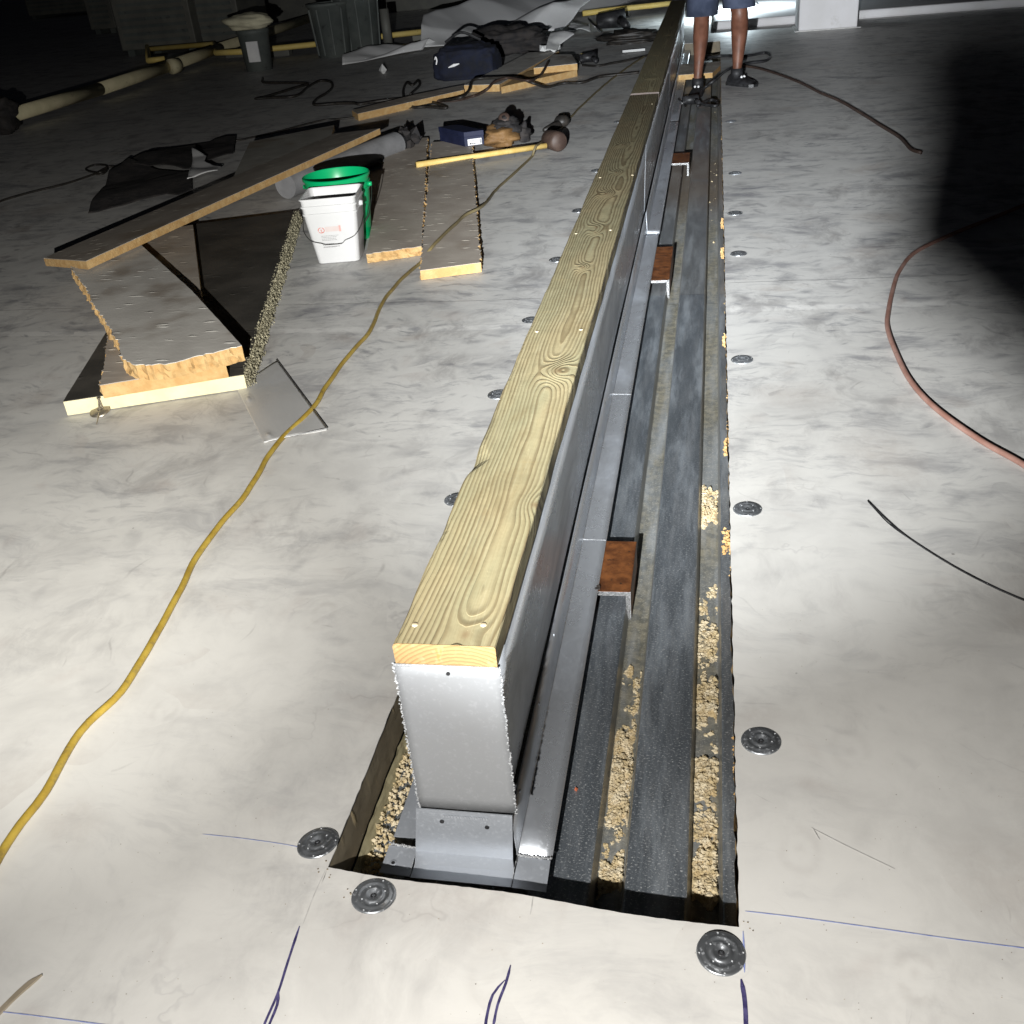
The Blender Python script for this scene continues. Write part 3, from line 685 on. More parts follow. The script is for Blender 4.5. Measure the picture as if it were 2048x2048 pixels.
crumbs('foam_crumbs', -.169, -.133, -.138, s1, 2600, .0008, .0046, 'tan foam crumbs heaped in the near part of the flute beside the curb', ymax=1.7)
crumbs('foam_crumbs', -.169, -.133, -.138, s1, 120, .0015, .005, 'few tan scraps in the flute beside the rusty angles', ymax=5)
b = MB()
for i in range(900):                                          # crumbs clinging along the right-hand cut
    y = U(1.0, 8.8) if i > 350 else U(1.0, 3); g = noise.noise(Vector((y * 5, 2, 2)))
    if g < .08: continue
    b.rock((HX1 + .003 - U(0, .003 + .009 * g), y, -.012 - R() * .03), U(.0012, .0045))
for y0, s in ((1.98, .016), (2.44, .010), (3.2, .01), (4.15, .014), (4.6, .012)):
    for i in range(60): b.rock((HX1 - U(0, s), y0 + U(-1, 1) * s * 2.2, -.022 + U(-.018, .014)), U(.002, .006))
b.obj('foam_crumbs', m_foam, None, kind='stuff', label='ragged orange foam scraps along the right cut edge of the trench', category='debris')
b = MB()
for i in range(900):
    y = U(1.05, 1.75); x = -.545 + (R() ** 1.5) * .04
    b.rock((x, y, -.1 + R() * .015), U(.001, .006))
b.obj('foam_crumbs', m_chip, None, kind='stuff', label='dark and tan crumbs under the left wall of the trench beside the curb end', category='debris')
in_hole = lambda x, y: HX0 - .004 < x < HX1 + .004 and hole_near(min(max(x, HX0), HX1)) - .004 < y < HY1
b = MB()
for i in range(420):                                          # light grit on the membrane
    q = at(U(100, 2040), U(900, 2040))
    if not in_hole(q.x, q.y): b.rock((q.x, q.y, .0006), U(.0003, .0009), .5)
for px, py, nn, s in ((660, 1740, 12, .02), (690, 1790, 5, .015), (1410, 1850, 8, .02), (1140, 1795, 8, .01), (345, 795, 14, .03), (1490, 1850, 8, .02)):
    q = at(px, py)
    for i in range(nn):
        x, y = q.x + U(-s, s), q.y + U(-s, s)
        if not in_hole(x, y): b.rock((x, y, .001), U(.0008, .0022), .6)
b.obj('grit', tint('dark_grit', (.10, .08, .06), (.35, .28, .18), 300, .8), None, kind='stuff', label='tiny dark crumbs scattered over the white membrane', category='debris')
b = MB(); b.rock((-.222, 1.277, -.0975), .0045); b.top('red_crumb', tint('red_brick', (.45, .12, .06), (.5, .16, .08), 90), 'small red crumb on the dark deck beside the flange shadow', 'debris')
# ================================================================== MARKS ON THE MEMBRANE
def ribbon(pts, w, z=.0046, step=.01, jit=0.0, taper=True):
    P_ = spline([at(x, y, z) for x, y in pts], step); v = []; nn = len(P_)
    for i, p0 in enumerate(P_):
        d = (P_[min(i + 1, nn - 1)] - P_[max(i - 1, 0)]); d.z = 0; d.normalize(); s = Vector((-d.y, d.x, 0))
        ww = w * (1 + U(-jit, jit)) * (.35 if taper and i in (0, nn - 1) else 1) / 2
        v += [p0 + s * ww, p0 - s * ww]
    return v, [(2 * i, 2 * i + 1, 2 * i + 3, 2 * i + 2) for i in range(nn - 1)]
def mark(name, strokes, w, mat, label, cat='ink mark', z=.0012, jit=.12):
    v = []; f = []
    for i, s in enumerate(strokes):
        a, b_ = ribbon(s, w, z + .0003 * i, jit=jit); n0 = len(v); v += a; f += [tuple(k + n0 for k in q) for q in b_]
    return top(name, v, f, mat, label, cat)
mark('marker_stroke', [[(599, 1852), (575, 1925), (556, 1985), (530, 2045), (520, 2075)], [(557, 1985), (554, 2010), (540, 2045), (530, 2070)]], .0036, m_ink, 'thick dark violet marker stroke left of centre at the bottom')
mark('marker_stroke', [[(1021, 1930), (1012, 1965), (995, 2010), (985, 2060)], [(1010, 1960), (985, 1990), (972, 2040), (970, 2070)]], .0036, m_ink, 'forked violet marker stroke at the bottom, straight below the curb')
mark('marker_stroke', [[(1482, 1958), (1488, 1990), (1491, 2025), (1492, 2075)]], .0055, m_ink, 'violet marker stroke at the bottom, under the large round plate')
mark('chalk_line', [[(1490, 1822), (1600, 1835), (1760, 1857), (1900, 1877), (2048, 1896), (2120, 1906)]], .0016, m_chalk, 'long blue chalk line running right from the trench corner', 'chalk line')
mark('chalk_line', [[(1486, 1862), (1488, 1900), (1489, 1945)]], .0024, m_chalk, 'short pale blue line beside the large round plate', 'chalk line')
mark('chalk_line', [[(405, 1668), (480, 1676), (560, 1687), (608, 1696)]], .0012, m_chalk, 'faint blue line left of the corner plate', 'chalk line')
mark('chalk_line', [[(650, 1742), (628, 1790), (606, 1848)]], .0016, m_pencil, 'thin grey scribed line below the near left trench corner', 'pencil line')
mark('chalk_line', [[(-30, 2020), (60, 2030), (200, 2048), (260, 2056)]], .0014, m_chalk, 'thin grey-blue line in the bottom left corner', 'chalk line')
mark('chalk_line', [[(1066, 1792), (1063, 1815), (1060, 1830)]], .0014, m_pencil, 'short grey tick at the front edge of the trench', 'pencil line')
mark('membrane_scratch', [[(1622, 1655), (1690, 1690), (1790, 1738)], [(1625, 1655), (1640, 1680)]], .0012, m_pencil, 'diagonal grey scratch on the right-hand membrane', 'scratch')
# ================================================================== CORDS, HOSES, WIRE, STRIP
def cord(name, pts, r, mat, label, cat, z=None, n=8, wob=0.0, step=.02):
    P_ = spline([at(p[0], p[1], (p[2] if len(p) > 2 else 0) + r) for p in pts], step)
    if wob: P_ = [q + Vector((noise.noise(q * 9) * wob, noise.noise(q * 9 + Vector((5, 5, 5))) * wob, 0)) for q in P_]
    b = MB(); b.tube(P_, r, n); return b.top(name, mat, label, cat, smooth=True)
yel = [(-40, 1790), (0, 1712), (40, 1650), (90, 1585), (160, 1465), (240, 1385), (300, 1290), (350, 1200), (395, 1110), (440, 1050), (490, 990), (535, 915), (570, 870), (625, 815), (650, 775), (690, 720), (738, 665), (756, 625), (775, 590), (812, 550)]
yel2 = yel + [(842, 524), (868, 490, .045), (925, 435, .045), (965, 412, .045), (990, 382), (1030, 345), (1065, 312), (1072, 292, .05), (1105, 272), (1128, 250), (1160, 215), (1215, 165), (1262, 130), (1290, 112)]
cord('extension_cord', yel2, .0072, m_yellow, 'long yellow extension cord winding up the membrane left of the curb', 'cord', n=10, wob=.004)
cord('air_hose', [(2130, 990), (2048, 930), (1960, 880), (1870, 815), (1820, 760), (1790, 700), (1775, 655), (1777, 620), (1788, 570), (1800, 540), (1830, 505), (1900, 470), (2000, 430), (2120, 380)], .0075, m_pink, 'faded pinkish red air hose curving along the right side', 'hose', n=10)
cord('extension_cord', [(1842, 305), (1822, 298), (1800, 275), (1760, 250), (1720, 225), (1680, 202), (1640, 185), (1600, 165), (1555, 148), (1510, 135), (1470, 131)], .009, m_hide, 'brown cord running from the standing person into the shadow on the right', 'cord')
cord('extension_cord', [(1400, 118), (1440, 112), (1490, 112), (1530, 106), (1541, 113), (1530, 122), (1490, 128), (1455, 140), (1430, 160), (1410, 175, -.05), (1398, 195, -.09), (1395, 205, -.09), (1430, 212, -.09), (1435, 204, -.09), (1420, 200, -.09), (1395, 212, -.09)], .011, m_black, 'black power cord looping round the feet of the person', 'cord')
cord('wire', [(1736, 1001), (1770, 1035), (1810, 1070), (1870, 1110), (1930, 1145), (2000, 1180), (2060, 1205), (2120, 1228)], .0018, m_black, 'thin bare black wire curved on the right side', 'wire', n=6)
cord('wire', [(1736, 1003), (1775, 1045), (1812, 1073)], .0012, m_black, 'short second black strand beside the end of the thin wire', 'wire', n=5)
v, f = [], []
P_ = spline([at(x, y, .003) for x, y in [(-40, 2060), (0, 2022), (30, 1992), (55, 1970), (72, 1958), (84, 1949)]], .006)
for i, q in enumerate(P_):
    t = i / (len(P_) - 1); ww = .0052 * min(1, (1 - t) * 4 + .05); v += [q + Vector((.5 * ww, -.8 * ww, .0012)), q - Vector((.5 * ww, -.8 * ww, -.001)), q - Vector((.5 * ww, -.8 * ww, .0025)), q + Vector((.5 * ww, -.8 * ww, -.0022))]
for i in range(len(P_) - 1):
    for k in range(4): f.append((4 * i + k, 4 * i + (k + 1) % 4, 4 * i + 4 + (k + 1) % 4, 4 * i + 4 + k))
top('membrane_offcut', v, f, tint('taupe_strip', (.25, .21, .15), (.32, .27, .20), 20, .6), 'narrow pointed taupe offcut strip in the bottom left corner', 'offcut')
# dark cords further back
def c2(a, b_, z=0): return (600 + a * .3623, b_ * .3623, z)
def c1(a, b_, z=0): return (a * .3623, b_ * .3623, z)
cord('extension_cord', [(-30, 420), (0, 403), (60, 385), (130, 368), (190, 348), (216, 338)], .006, m_cable, 'thin dark cord running left from the small coil', 'cord')
cord('extension_cord', [(216, 338), (200, 345), (180, 343), (172, 337), (190, 330), (212, 331), (214, 340), (205, 348), (192, 347), (216, 334), (240, 332), (300, 318), (380, 300), (440, 285), (480, 280), (560, 262), (640, 242), (690, 237), (760, 228), (830, 214), (875, 205)], .006, m_cable, 'thin dark cord with a small coil, passing behind the dark scrap sheets', 'cord')
cord('extension_cord', [c1(1450, 430), c1(1460, 455), c1(1600, 458), c1(1700, 462), c1(1610, 490), c1(1480, 530), c1(1410, 545), c1(1480, 540), c1(1630, 530), c1(1700, 480), c1(1760, 448), c1(1820, 450), c1(1835, 480), c1(1800, 515), c1(1750, 545), c1(1735, 578), c1(1850, 572), c1(1950, 570), c2(330, 575), c2(420, 560), c2(560, 545), c2(640, 545), c2(720, 560), c2(810, 595), c2(700, 590), c2(620, 590), c2(580, 550), c2(570, 500), c2(590, 455), c2(620, 470), c2(650, 445), c2(660, 470), c2(610, 520)], .011, m_cable, 'black cord zigzagging left of the long foam boards, ending in a coil', 'cord')
cord('extension_cord', [c2(640, 550), c2(760, 555), c2(880, 540, .06), c2(930, 500, .07), c2(960, 440, .09), c2(1080, 430, .09), c2(1200, 430, .09), c2(1290, 460, .06), c2(1370, 480), c2(1450, 460), c2(1560, 455), c2(1650, 425), c2(1780, 410), c2(1870, 400)], .011, m_cable, 'thick black cord lying over the long foam boards', 'cord')
cord('extension_cord', [c2(650, 560), c2(850, 555), c2(960, 530), c2(1030, 495, .06), c2(1070, 455, .09), c2(1150, 430, .1), c2(1260, 445, .1), c2(1320, 420, .08), c2(1350, 380, .1), c2(1370, 340, .12)], .010, m_hide, 'reddish brown cord crossing the middle of the long foam boards', 'cord')
cord('extension_cord', [c2(1560, 360), c2(1640, 365), c2(1720, 350), c2(1800, 335), c2(1920, 305), c2(2000, 285)], .009, m_cable, 'black cord right of the foam board end, leading to the curb', 'cord')
# ================================================================== BOARDS AND SCRAPS
def slab(name, pts, t, m_top, m_core, label, cat='insulation board', ragged=(), jag=.008, step=.010, group=None, root=None, drop=0.0):
    """pts: top outline (x, y, z); ragged: indices of torn edges"""
    out = []
    nn = len(pts)
    for i in range(nn):
        a, c = Vector(pts[i]), Vector(pts[(i + 1) % nn]); L = (c - a).length; k = max(1, int(L / step)); dd = (c - a).normalized(); nr = Vector((dd.y, -dd.x, 0))
        for j in range(k):
            q = a + (c - a) * j / k; rg = i in ragged
            out.append((q, nr, rg and j > 0))
    cen = sum((p0 for p0, _, _ in out), Vector()) / len(out)
    r = thing(name, (cen.x, cen.y, cen.z - t), label, cat, group)
    tv = []; side = []
    for q, nr, rg in out:
        j = (noise.noise(q * 38) * jag * .7 + noise.noise(q * 110) * jag * .7 + noise.noise(q * 290) * jag * .7) if rg else noise.noise(q * 20) * .0012
        tv.append(q + nr * j); col = [q + nr * (j + (0 if not rg else -.002)) - Vector((0, 0, .0022))]
        for k in range(1, 5):
            s = k / 4; jj = noise.noise(q * 60 + Vector((0, 0, k * 3.1))) * jag * (1.3 if rg else .12); col.append(q + nr * (j * (1 - s) + jj) - Vector((0, 0, .0022 + (t - .0022) * s)))
        side.append(col)
    m_ = len(out); bm = bmesh.new(); vs = [bm.verts.new(p0 - Vector(r.location)) for p0 in tv]; lo = [bm.verts.new(p0 - Vector((0, 0, .002)) - Vector(r.location)) for p0 in tv]
    fc = bm.faces.new(vs)
    for i in range(m_): bm.faces.new((vs[i], lo[i], lo[(i + 1) % m_], vs[(i + 1) % m_]))
    bmesh.ops.triangulate(bm, faces=[fc]); bmesh.ops.recalc_face_normals(bm, faces=bm.faces)
    me = bpy.data.meshes.new('facer'); bm.to_mesh(me); bm.free(); me.materials.append(m_top); link(bpy.data.objects.new('facer', me), r)
    v = [p0 for col in side for p0 in col]; f = []
    for i in range(m_):
        for k in range(4): f.append((i * 5 + k, ((i + 1) % m_) * 5 + k, ((i + 1) % m_) * 5 + k + 1, i * 5 + k + 1))
    f.append(tuple(i * 5 + 4 for i in range(m_))[::-1]); f.append(tuple(i * 5 for i in range(m_)))
    o = mesh('foam_core', v, f, m_core, r); bm = bmesh.new(); bm.from_mesh(o.data)
    bmesh.ops.triangulate(bm, faces=[q for q in bm.faces if len(q.verts) > 4]); bmesh.ops.recalc_face_normals(bm, faces=bm.faces); bm.to_mesh(o.data); bm.free()
    return r
A3 = lambda p, z: (p[0], p[1], z)
g_pile = 'insulation boards in the left-hand pile'
# black board at the bottom of the pile; its right edge is torn
bb_ = slab('insulation_board', [(-1.955, 2.60, .052), (-1.440, 2.792, .052), (-2.025, 4.86, .05), (-2.60, 4.66, .05)], .048, m_facer_dark, m_foam_cream,
     'black-faced board with cream edge, bottom of the left-hand pile', ragged=(), group=g_pile)
b = MB()
for i in range(5200):
    t = R(); x = -1.440 + (-2.025 + 1.440) * t; y = 2.792 + (4.86 - 2.792) * t
    wv = .5 + .5 * noise.noise(Vector((t * 40, 0, 0)))
    h_ = U(.004, .054); b.rock((x + U(-.010, .010) + (.052 - h_) * .35 * (.4 + wv), y + U(-.01, .01), h_), U(.001, .0042), 1.2)
b.obj('torn_edge', m_foam_old, bb_, kind='stuff')
slab('insulation_board', [(-1.82, 2.61, .100), (-1.475, 2.76, .100), (-1.87, 3.44, .098), (-2.40, 4.50, .096), (-2.74, 4.34, .096), (-2.04, 3.06, .098)], .044, m_facer2, m_foam,
     'brown board with tan front edge, lying on the black board', ragged=(4, 5), jag=.010, group=g_pile)
slab('insulation_board', [(-1.725, 2.655, .150), (-1.67, 2.640, .150), (-1.60, 2.655, .149), (-1.425, 2.795, .147), (-1.85, 3.345, .150), (-2.385, 3.985, .152), (-2.56, 3.72, .152), (-1.86, 2.83, .150), (-1.78, 2.70, .150)], .050, m_facer, m_foam,
     'grey-brown board with a rounded near corner, on top of the left-hand pile', ragged=(0, 1, 2, 6, 7, 8), jag=.010, group=g_pile)
slab('insulation_board', [tuple(at(87, 516, .15)), (-2.415, 3.615, .195), (-1.935, 6.12, .205), tuple(at(667, 267, .135))], .034, m_facer2, m_foam,
     'long narrow board with orange edge, slanting across the back of the pile', ragged=(), group=g_pile)
slab('insulation_board', [tuple(at(452, 385, .14)), tuple(at(655, 300, .14)), tuple(at(668, 250, .14)), tuple(at(500, 283, .14))], .03, m_facer_pale, m_foam,
     'dull grey board behind the long narrow board', group=g_pile)
g_fl = 'torn board strips lying beside the buckets'
slab('insulation_board', [(-1.435, 4.10, .042), (-1.215, 4.19, .042), (-1.80, 6.66, .042), (-2.06, 6.66, .042)], .04, m_facer2, m_foam, 'brown board strip with torn facer, right beside the buckets', ragged=(0, 1), jag=.010, group=g_fl)
slab('insulation_board', [(-1.135, 3.845, .042), (-.905, 3.925, .042), (-1.38, 6.05, .042), (-1.47, 6.5, .042), (-1.73, 6.5, .042)], .04, m_facer2, m_foam, 'brown board strip crossed by the cord, right of the other strip', ragged=(1, 2, 4), jag=.010, group=g_fl)
g_fb = 'long foam boards left of the curb far back'
slab('insulation_board', [tuple(at(*c2(285, 608)[:2], .05)), tuple(at(*c2(318, 628)[:2], .05)), tuple(at(*c2(905, 495)[:2], .05)), tuple(at(*c2(900, 468)[:2], .05)), tuple(at(*c2(640, 520)[:2], .05))], .05, m_facer2, m_foam, 'long thin foam board, left end of the far row', step=.05, group=g_fb)
slab('insulation_board', [tuple(at(*c2(905, 470)[:2], .06)), tuple(at(*c2(1100, 465)[:2], .06)), tuple(at(*c2(1430, 280)[:2], .06)), tuple(at(*c2(1260, 290)[:2], .06))], .055, m_facer, m_foam, 'grey-faced foam board lying across the far row', step=.05, group=g_fb)
slab('insulation_board', [tuple(at(*c2(1110, 480)[:2], .05)), tuple(at(*c2(1530, 385)[:2], .05)), tuple(at(*c2(1510, 350)[:2], .05)), tuple(at(*c2(1250, 395)[:2], .05))], .05, m_foam, m_foam, 'bare orange foam board, right end of the far row', step=.05, group=g_fb)
slab('insulation_board', [tuple(at(*c2(1290, 375)[:2], .10)), tuple(at(*c2(1530, 350)[:2], .10)), tuple(at(*c2(1500, 300)[:2], .10)), tuple(at(*c2(1400, 300)[:2], .10))], .05, m_facer, m_foam, 'short grey-faced foam board on the right end of the far row', step=.05, group=g_fb)
slab('insulation_board', [tuple(at(1330, 152, -.02)), tuple(at(1425, 145, -.02)), tuple(at(1450, 122, -.02)), tuple(at(1345, 130, -.02))], .04, m_facer2, m_foam, 'tan board piece across the trench between the person\'s feet', step=.05)
# cloth-like dark scraps on the floor
def cloth_poly(name, pts, mat, label, cat, h=.03, t=.003, res=.035, seed=0, group=None, base=.004):
    xs = [p[0] for p in pts]; ys_ = [p[1] for p in pts]; V = {}; v = []; f = []
    bm = bmesh.new(); vs = [bm.verts.new((p[0], p[1], 0)) for p in pts]; bm.faces.new(vs)
    bmesh.ops.triangulate(bm, faces=bm.faces)
    for _ in range(5 if max(xs) - min(xs) > .5 else 4):
        es = [e for e in bm.edges if e.calc_length() > res]
        if not es: break
        bmesh.ops.subdivide_edges(bm, edges=es, cuts=1, use_grid_fill=True); bmesh.ops.triangulate(bm, faces=bm.faces)
    for q in bm.verts:
        c = q.co; a = noise.noise(Vector((c.x * 2.2 + seed, c.y * 1.6, seed))); bq = abs(noise.noise(Vector((c.x * 4.5, c.y * 3 + seed, 2))))
        q.co.z = base + h * max(0, a * .9 + .35) + h * .5 * bq
    cen = Vector((sum(xs) / len(xs), sum(ys_) / len(ys_), 0))
    for q in bm.verts: q.co -= cen
    bmesh.ops.recalc_face_normals(bm, faces=bm.faces)
    me = bpy.data.meshes.new(name); bm.to_mesh(me); bm.free(); me.materials.append(mat); me.polygons.foreach_set('use_smooth', [True] * len(me.polygons))
    o = link(bpy.data.objects.new(name, me), None, label=label, category=cat); o.location = cen; sheet(o, t, 1)
    if group: o['group'] = group
    return o
def c4(a, b_): return tuple(at(a * .3313, 220 + b_ * .3313)[:2])
cloth_poly('underlay_scrap', [c4(535, 635), c4(670, 410), c4(790, 345), c4(1160, 400), c4(1165, 500), c4(1080, 530), c4(1010, 520)], m_darkcloth, 'dark crumpled underlay scrap, the nearer of two left of the pile', 'underlay scrap', .05)
cloth_poly('underlay_scrap', [c4(740, 360), c4(900, 300), c4(1160, 225), c4(1300, 185), c4(1430, 185), c4(1415, 290), c4(1200, 350), c4(1150, 395)], m_darkcloth, 'dark underlay scrap with a pale fold, the farther of two left of the pile', 'underlay scrap', .06, seed=3)
cloth_poly('membrane_offcut', [c4(1180, 385), c4(1180, 320), c4(1262, 345), c4(1250, 380), c4(1350, 400), c4(1330, 440), c4(1150, 500)], m_sheet, 'pale folded offcut lying on the dark underlay scraps', 'offcut', .05, seed=5, base=.05)
# shiny flat sheet with two embossed dents
P0 = [at(450 + a * .3623, 220 + b_ * .3623, .004) for a, b_ in ((285, 1385), (565, 1765), (215, 1840), (60, 1530))]
r = thing('flashing_sheet', P0[0], 'shiny thin metal sheet lying between the black board and the yellow cord', 'metal sheet'); r.location = (P0[0] + P0[2]) / 2
v = []
NX = 40
em = [(.18, .72), (.04, .97)]
for i in range(NX + 1):
    for j in range(NX + 1):
        s, t = i / NX, j / NX
        q = (P0[3] * (1 - s) + P0[0] * s) * (1 - t) + (P0[2] * (1 - s) + P0[1] * s) * t
        z = .004 + .006 * math.sin(s * 3.1) * math.sin(t * 2.6) + noise.noise(Vector((s * 2, t * 2.5, 5))) * .004
        for es, et, er in ((.10, .30, .1), (.12, .93, .09)):
            d = math.hypot(s - es, (t - et)); z += .0045 * max(0, 1 - d / er) * (1 + .5 * math.sin(d * 90))
        v.append((q.x, q.y, max(z, .003)))
o = mesh('sheet', v, [(i * (NX + 1) + j, (i + 1) * (NX + 1) + j, (i + 1) * (NX + 1) + j + 1, i * (NX + 1) + j + 1) for i in range(NX) for j in range(NX)], m_flatsheet, r, smooth=True); sheet(o, .001)
b = MB(); e = (P0[1] - P0[0]).normalized(); s_ = Vector((e.y, -e.x, 0)) * -.012
b.tube([P0[0] + Vector((0, 0, .005)), P0[1] + Vector((0, 0, .005))], .0016, 6); b.tube([P0[1] + Vector((0, 0, .005)), P0[2] + Vector((0, 0, .004))], .0014, 6)
b.obj('folded_hem', m_wire, r)
# nails and a loose plate beside the black board
def nail(a, c, label, r0=.0028):
    b = MB(); a, c = Vector(a), Vector(c); d = (c - a).normalized(); b.tube([a, a + d * .008, c], [.0008, r0 * .8, r0], 8); b.tube([c, c + d * .0025], .0065, 10)
    return b.top('loose_screw', m_nail, label, 'screw', group='loose screws by the black board')
q1, q2 = at(330, 768, .058), at(352, 792, .004); nail(q1, q2, 'thick loose screw leaning on the cream board edge, pointing down')
q1, q2 = at(316, 774, .05), at(392, 786, .004); nail(q1, q2, 'thin loose screw lying across the cream board edge, head to the right', .002)
r = thing('bent_plate', at(200, 822), 'bent round plate with its screw, lying at the near left of the pile', 'fastener plate')
b = MB(); b.lathe([(.003, .004), (.012, .006), (.02, .003), (.032, .0)], 28, at(200, 822, .008), Matrix.Rotation(.25, 4, 'X')); sheet(b.obj('disc', m_nail, r, smooth=True), .0012)
b = MB(); q = at(197, 796, .05); b.tube([q, at(199, 820, .010)], .003, 8); b.tube([q + Vector((0, 0, -.002)), q + Vector((0, 0, .002))], .006, 10); b.tube([q, at(206, 818, .012)], .002, 8); b.tube([at(199, 823, .008), at(193, 848, .002)], [.003, .0012], 8); b.obj('screw', m_nail, r)
# roll of underlay and dark lumps at its end
a0, a1 = at(792, 288, .075), at(640, 345, .075); d = (a1 - a0).normalized()
r = thing('underlay_roll', (a0 + a1) / 2, 'grey roll of underlay under the far end of the long narrow board', 'roll'); r.location.z = 0
b = MB(); b.tube([a0, a1 + d * .3], .07, 28); b.obj('rolled_sheet', m_roll, r, smooth=False)
b = MB(); b.tube([a0 - d * .001, a0 - d * .03], .062, 20); b.obj('core', m_black, r)
b = MB()
for i in range(14): b.rock(a0 - d * U(.04, .16) + Vector((U(-.05, .05), U(-.05, .05), U(-.04, .05))), U(.04, .065))
b.top('dark_lumps', m_darkcloth, 'black lumps at the end of the grey roll', 'rag')
slab('insulation_board', [tuple(at(640, 340, .012)), tuple(at(790, 320, .012)), tuple(at(775, 300, .012)), tuple(at(650, 320, .012))], .01, m_facer_pale, m_sheet, 'flat grey sheet under the roll of underlay', step=.05)
# ================================================================== BUCKETS
# square white pail
wc = Vector((-1.585, 4.21, 0)); rz = math.radians(9)
pail = thing('square_bucket', wc, 'white square plastic bucket with wire handle and red logo, in front of the green bucket', 'bucket', rotz=rz)
def sq_ring(hw, hd, rad, z, n=6):
    v = []
    for cx, cy, a0_ in ((1, 1, 0), (-1, 1, 90), (-1, -1, 180), (1, -1, 270)):
        for k in range(n + 1):
            a = math.radians(a0_ + 90 * k / n); v.append(((hw - rad) * cx + rad * math.cos(a), (hd - rad) * cy + rad * math.sin(a), z))
    return v
prof = [(.074, .0), (.078, .004), (.096, .18), (.0975, .205), (.101, .206), (.101, .212), (.0985, .213), (.099, .235), (.1035, .236), (.1035, .243), (.100, .244), (.101, .266), (.105, .267), (.105, .272), (.101, .2725), (.098, .266), (.0935, .18), (.073, .008)]
v = []
for hw, z in prof: v += sq_ring(hw * 1.15, hw * 1.10, .022, z * 1.03)
m_ = 28; f = [(i * m_ + k, i * m_ + (k + 1) % m_, (i + 1) * m_ + (k + 1) % m_, (i + 1) * m_ + k) for i in range(len(prof) - 1) for k in range(m_)]
f.append(tuple(range(m_))[::-1]); f.append(tuple((len(prof) - 1) * m_ + k for k in range(m_)))
o = mesh('body', v, f, m_white, pail, smooth=True, local=True); o.modifiers.new('e', 'EDGE_SPLIT').split_angle = math.radians(40)
for sx in (-1, 1):
    b = MB(); b.tube([(sx * .110, 0, .226), (sx * .127, 0, .226)], [.014, .010], 14); b.obj('handle_boss', m_white, pail, smooth=True, local=True)
hp = [(-.128, 0, .222), (-.118, -.035, .19), (-.112, -.075, .145), (-.085, -.098, .112), (-.045, -.1, .098), (-.036, -.102, .094), (0, -.105, .092), (.034, -.104, .094), (.044, -.102, .104), (.085, -.102, .122), (.110, -.08, .155), (.120, -.035, .19), (.128, 0, .222)]
hp = [(x * 1.1, y * 1.2, z) for x, y, z in hp]
b = MB(); b.tube(spline(hp, .008), .0018, 6); b.obj('wire_handle', m_wire, pail, local=True)
def on_front(x, z): return Vector((x * 1.15, -(.078 + (z / 1.03 - .004) * .1026) * 1.10 - .0012, z))
b = MB()
def decal(mb, x, z, wd, h): mb.add([on_front(x, z), on_front(x + wd, z), on_front(x + wd, z + h), on_front(x, z + h)], [(0, 1, 2, 3)])
for k in range(20):
    a, c = k * math.pi / 10, (k + 1) * math.pi / 10
    if k in (4, 11): continue
    b.add([on_front(-.041 + .0125 * math.cos(a), .148 + .0125 * math.sin(a)), on_front(-.041 + .0125 * math.cos(c), .148 + .0125 * math.sin(c)), on_front(-.041 + .0098 * math.cos(c), .148 + .0098 * math.sin(c)), on_front(-.041 + .0098 * math.cos(a), .148 + .0098 * math.sin(a))], [(0, 1, 2, 3)])
decal(b, -.046, .149, .009, .0018); decal(b, -.042, .140, .0018, .010); decal(b, -.040, .1395, .008, .0018)
b.obj('logo', m_redink, pail, local=True)
m_pinkink = tint('faded_pink_print', (.50, .28, .25), (.52, .34, .31), 60, .6)
b = MB(); decal(b, -.026, .140, .050, .0215); b.obj('label_panel', tint('faded_label', (.48, .40, .38), (.49, .43, .41), 30, .6), pail, local=True)
b = MB(); decal(b, .0245, .138, .0075, .026); b.obj('label_edge', m_pinkink, pail, local=True)
b = MB()
for z, wd in ((.122, .062), (.116, .056), (.109, .05), (.103, .055), (.088, .04), (.082, .07), (.072, .05)):
    x = -.045
    while x < -.045 + wd: ww = U(.002, .008); decal(b, x, z, ww, .0017); x += ww + .0015
b.obj('label_text', m_greyink, pail, local=True)
b = MB(); decal(b, -.044, .0745, .060, .0024); b.obj('label_line', tint('dark_print', (.2, .19, .19), (.3, .29, .29), 60), pail, local=True)
# round green pail
gp = thing('round_bucket', (-1.665, 4.52, 0), 'round green bucket half hidden behind the white square one', 'bucket')
b = MB(); b.lathe([(0, .0), (.122, 0), (.126, .004), (.148, .225), (.154, .226), (.154, .231), (.149, .232), (.150, .252), (.156, .253), (.156, .258), (.151, .259), (.152, .279), (.159, .281), (.160, .291), (.156, .294), (.153, .290), (.146, .22), (.122, .008), (0, .006)], 56)
o = b.obj('body', m_green, gp, smooth=True, local=True); o.modifiers.new('e', 'EDGE_SPLIT').split_angle = math.radians(50)
b = MB()
for sx in (-1, 1): b.tube([(sx * .150, 0, .243), (sx * .170, 0, .243)], .010, 12)
b.obj('handle_boss', m_green, gp, smooth=True, local=True)
gp.scale = (.95, .95, .98)
b = MB(); b.tube(spline([(.168, 0, .243), (.172, -.04, .19), (.160, -.10, .12), (.11, -.14, .06)], .01), .002, 6); b.obj('wire_handle', m_wire, gp, local=True)
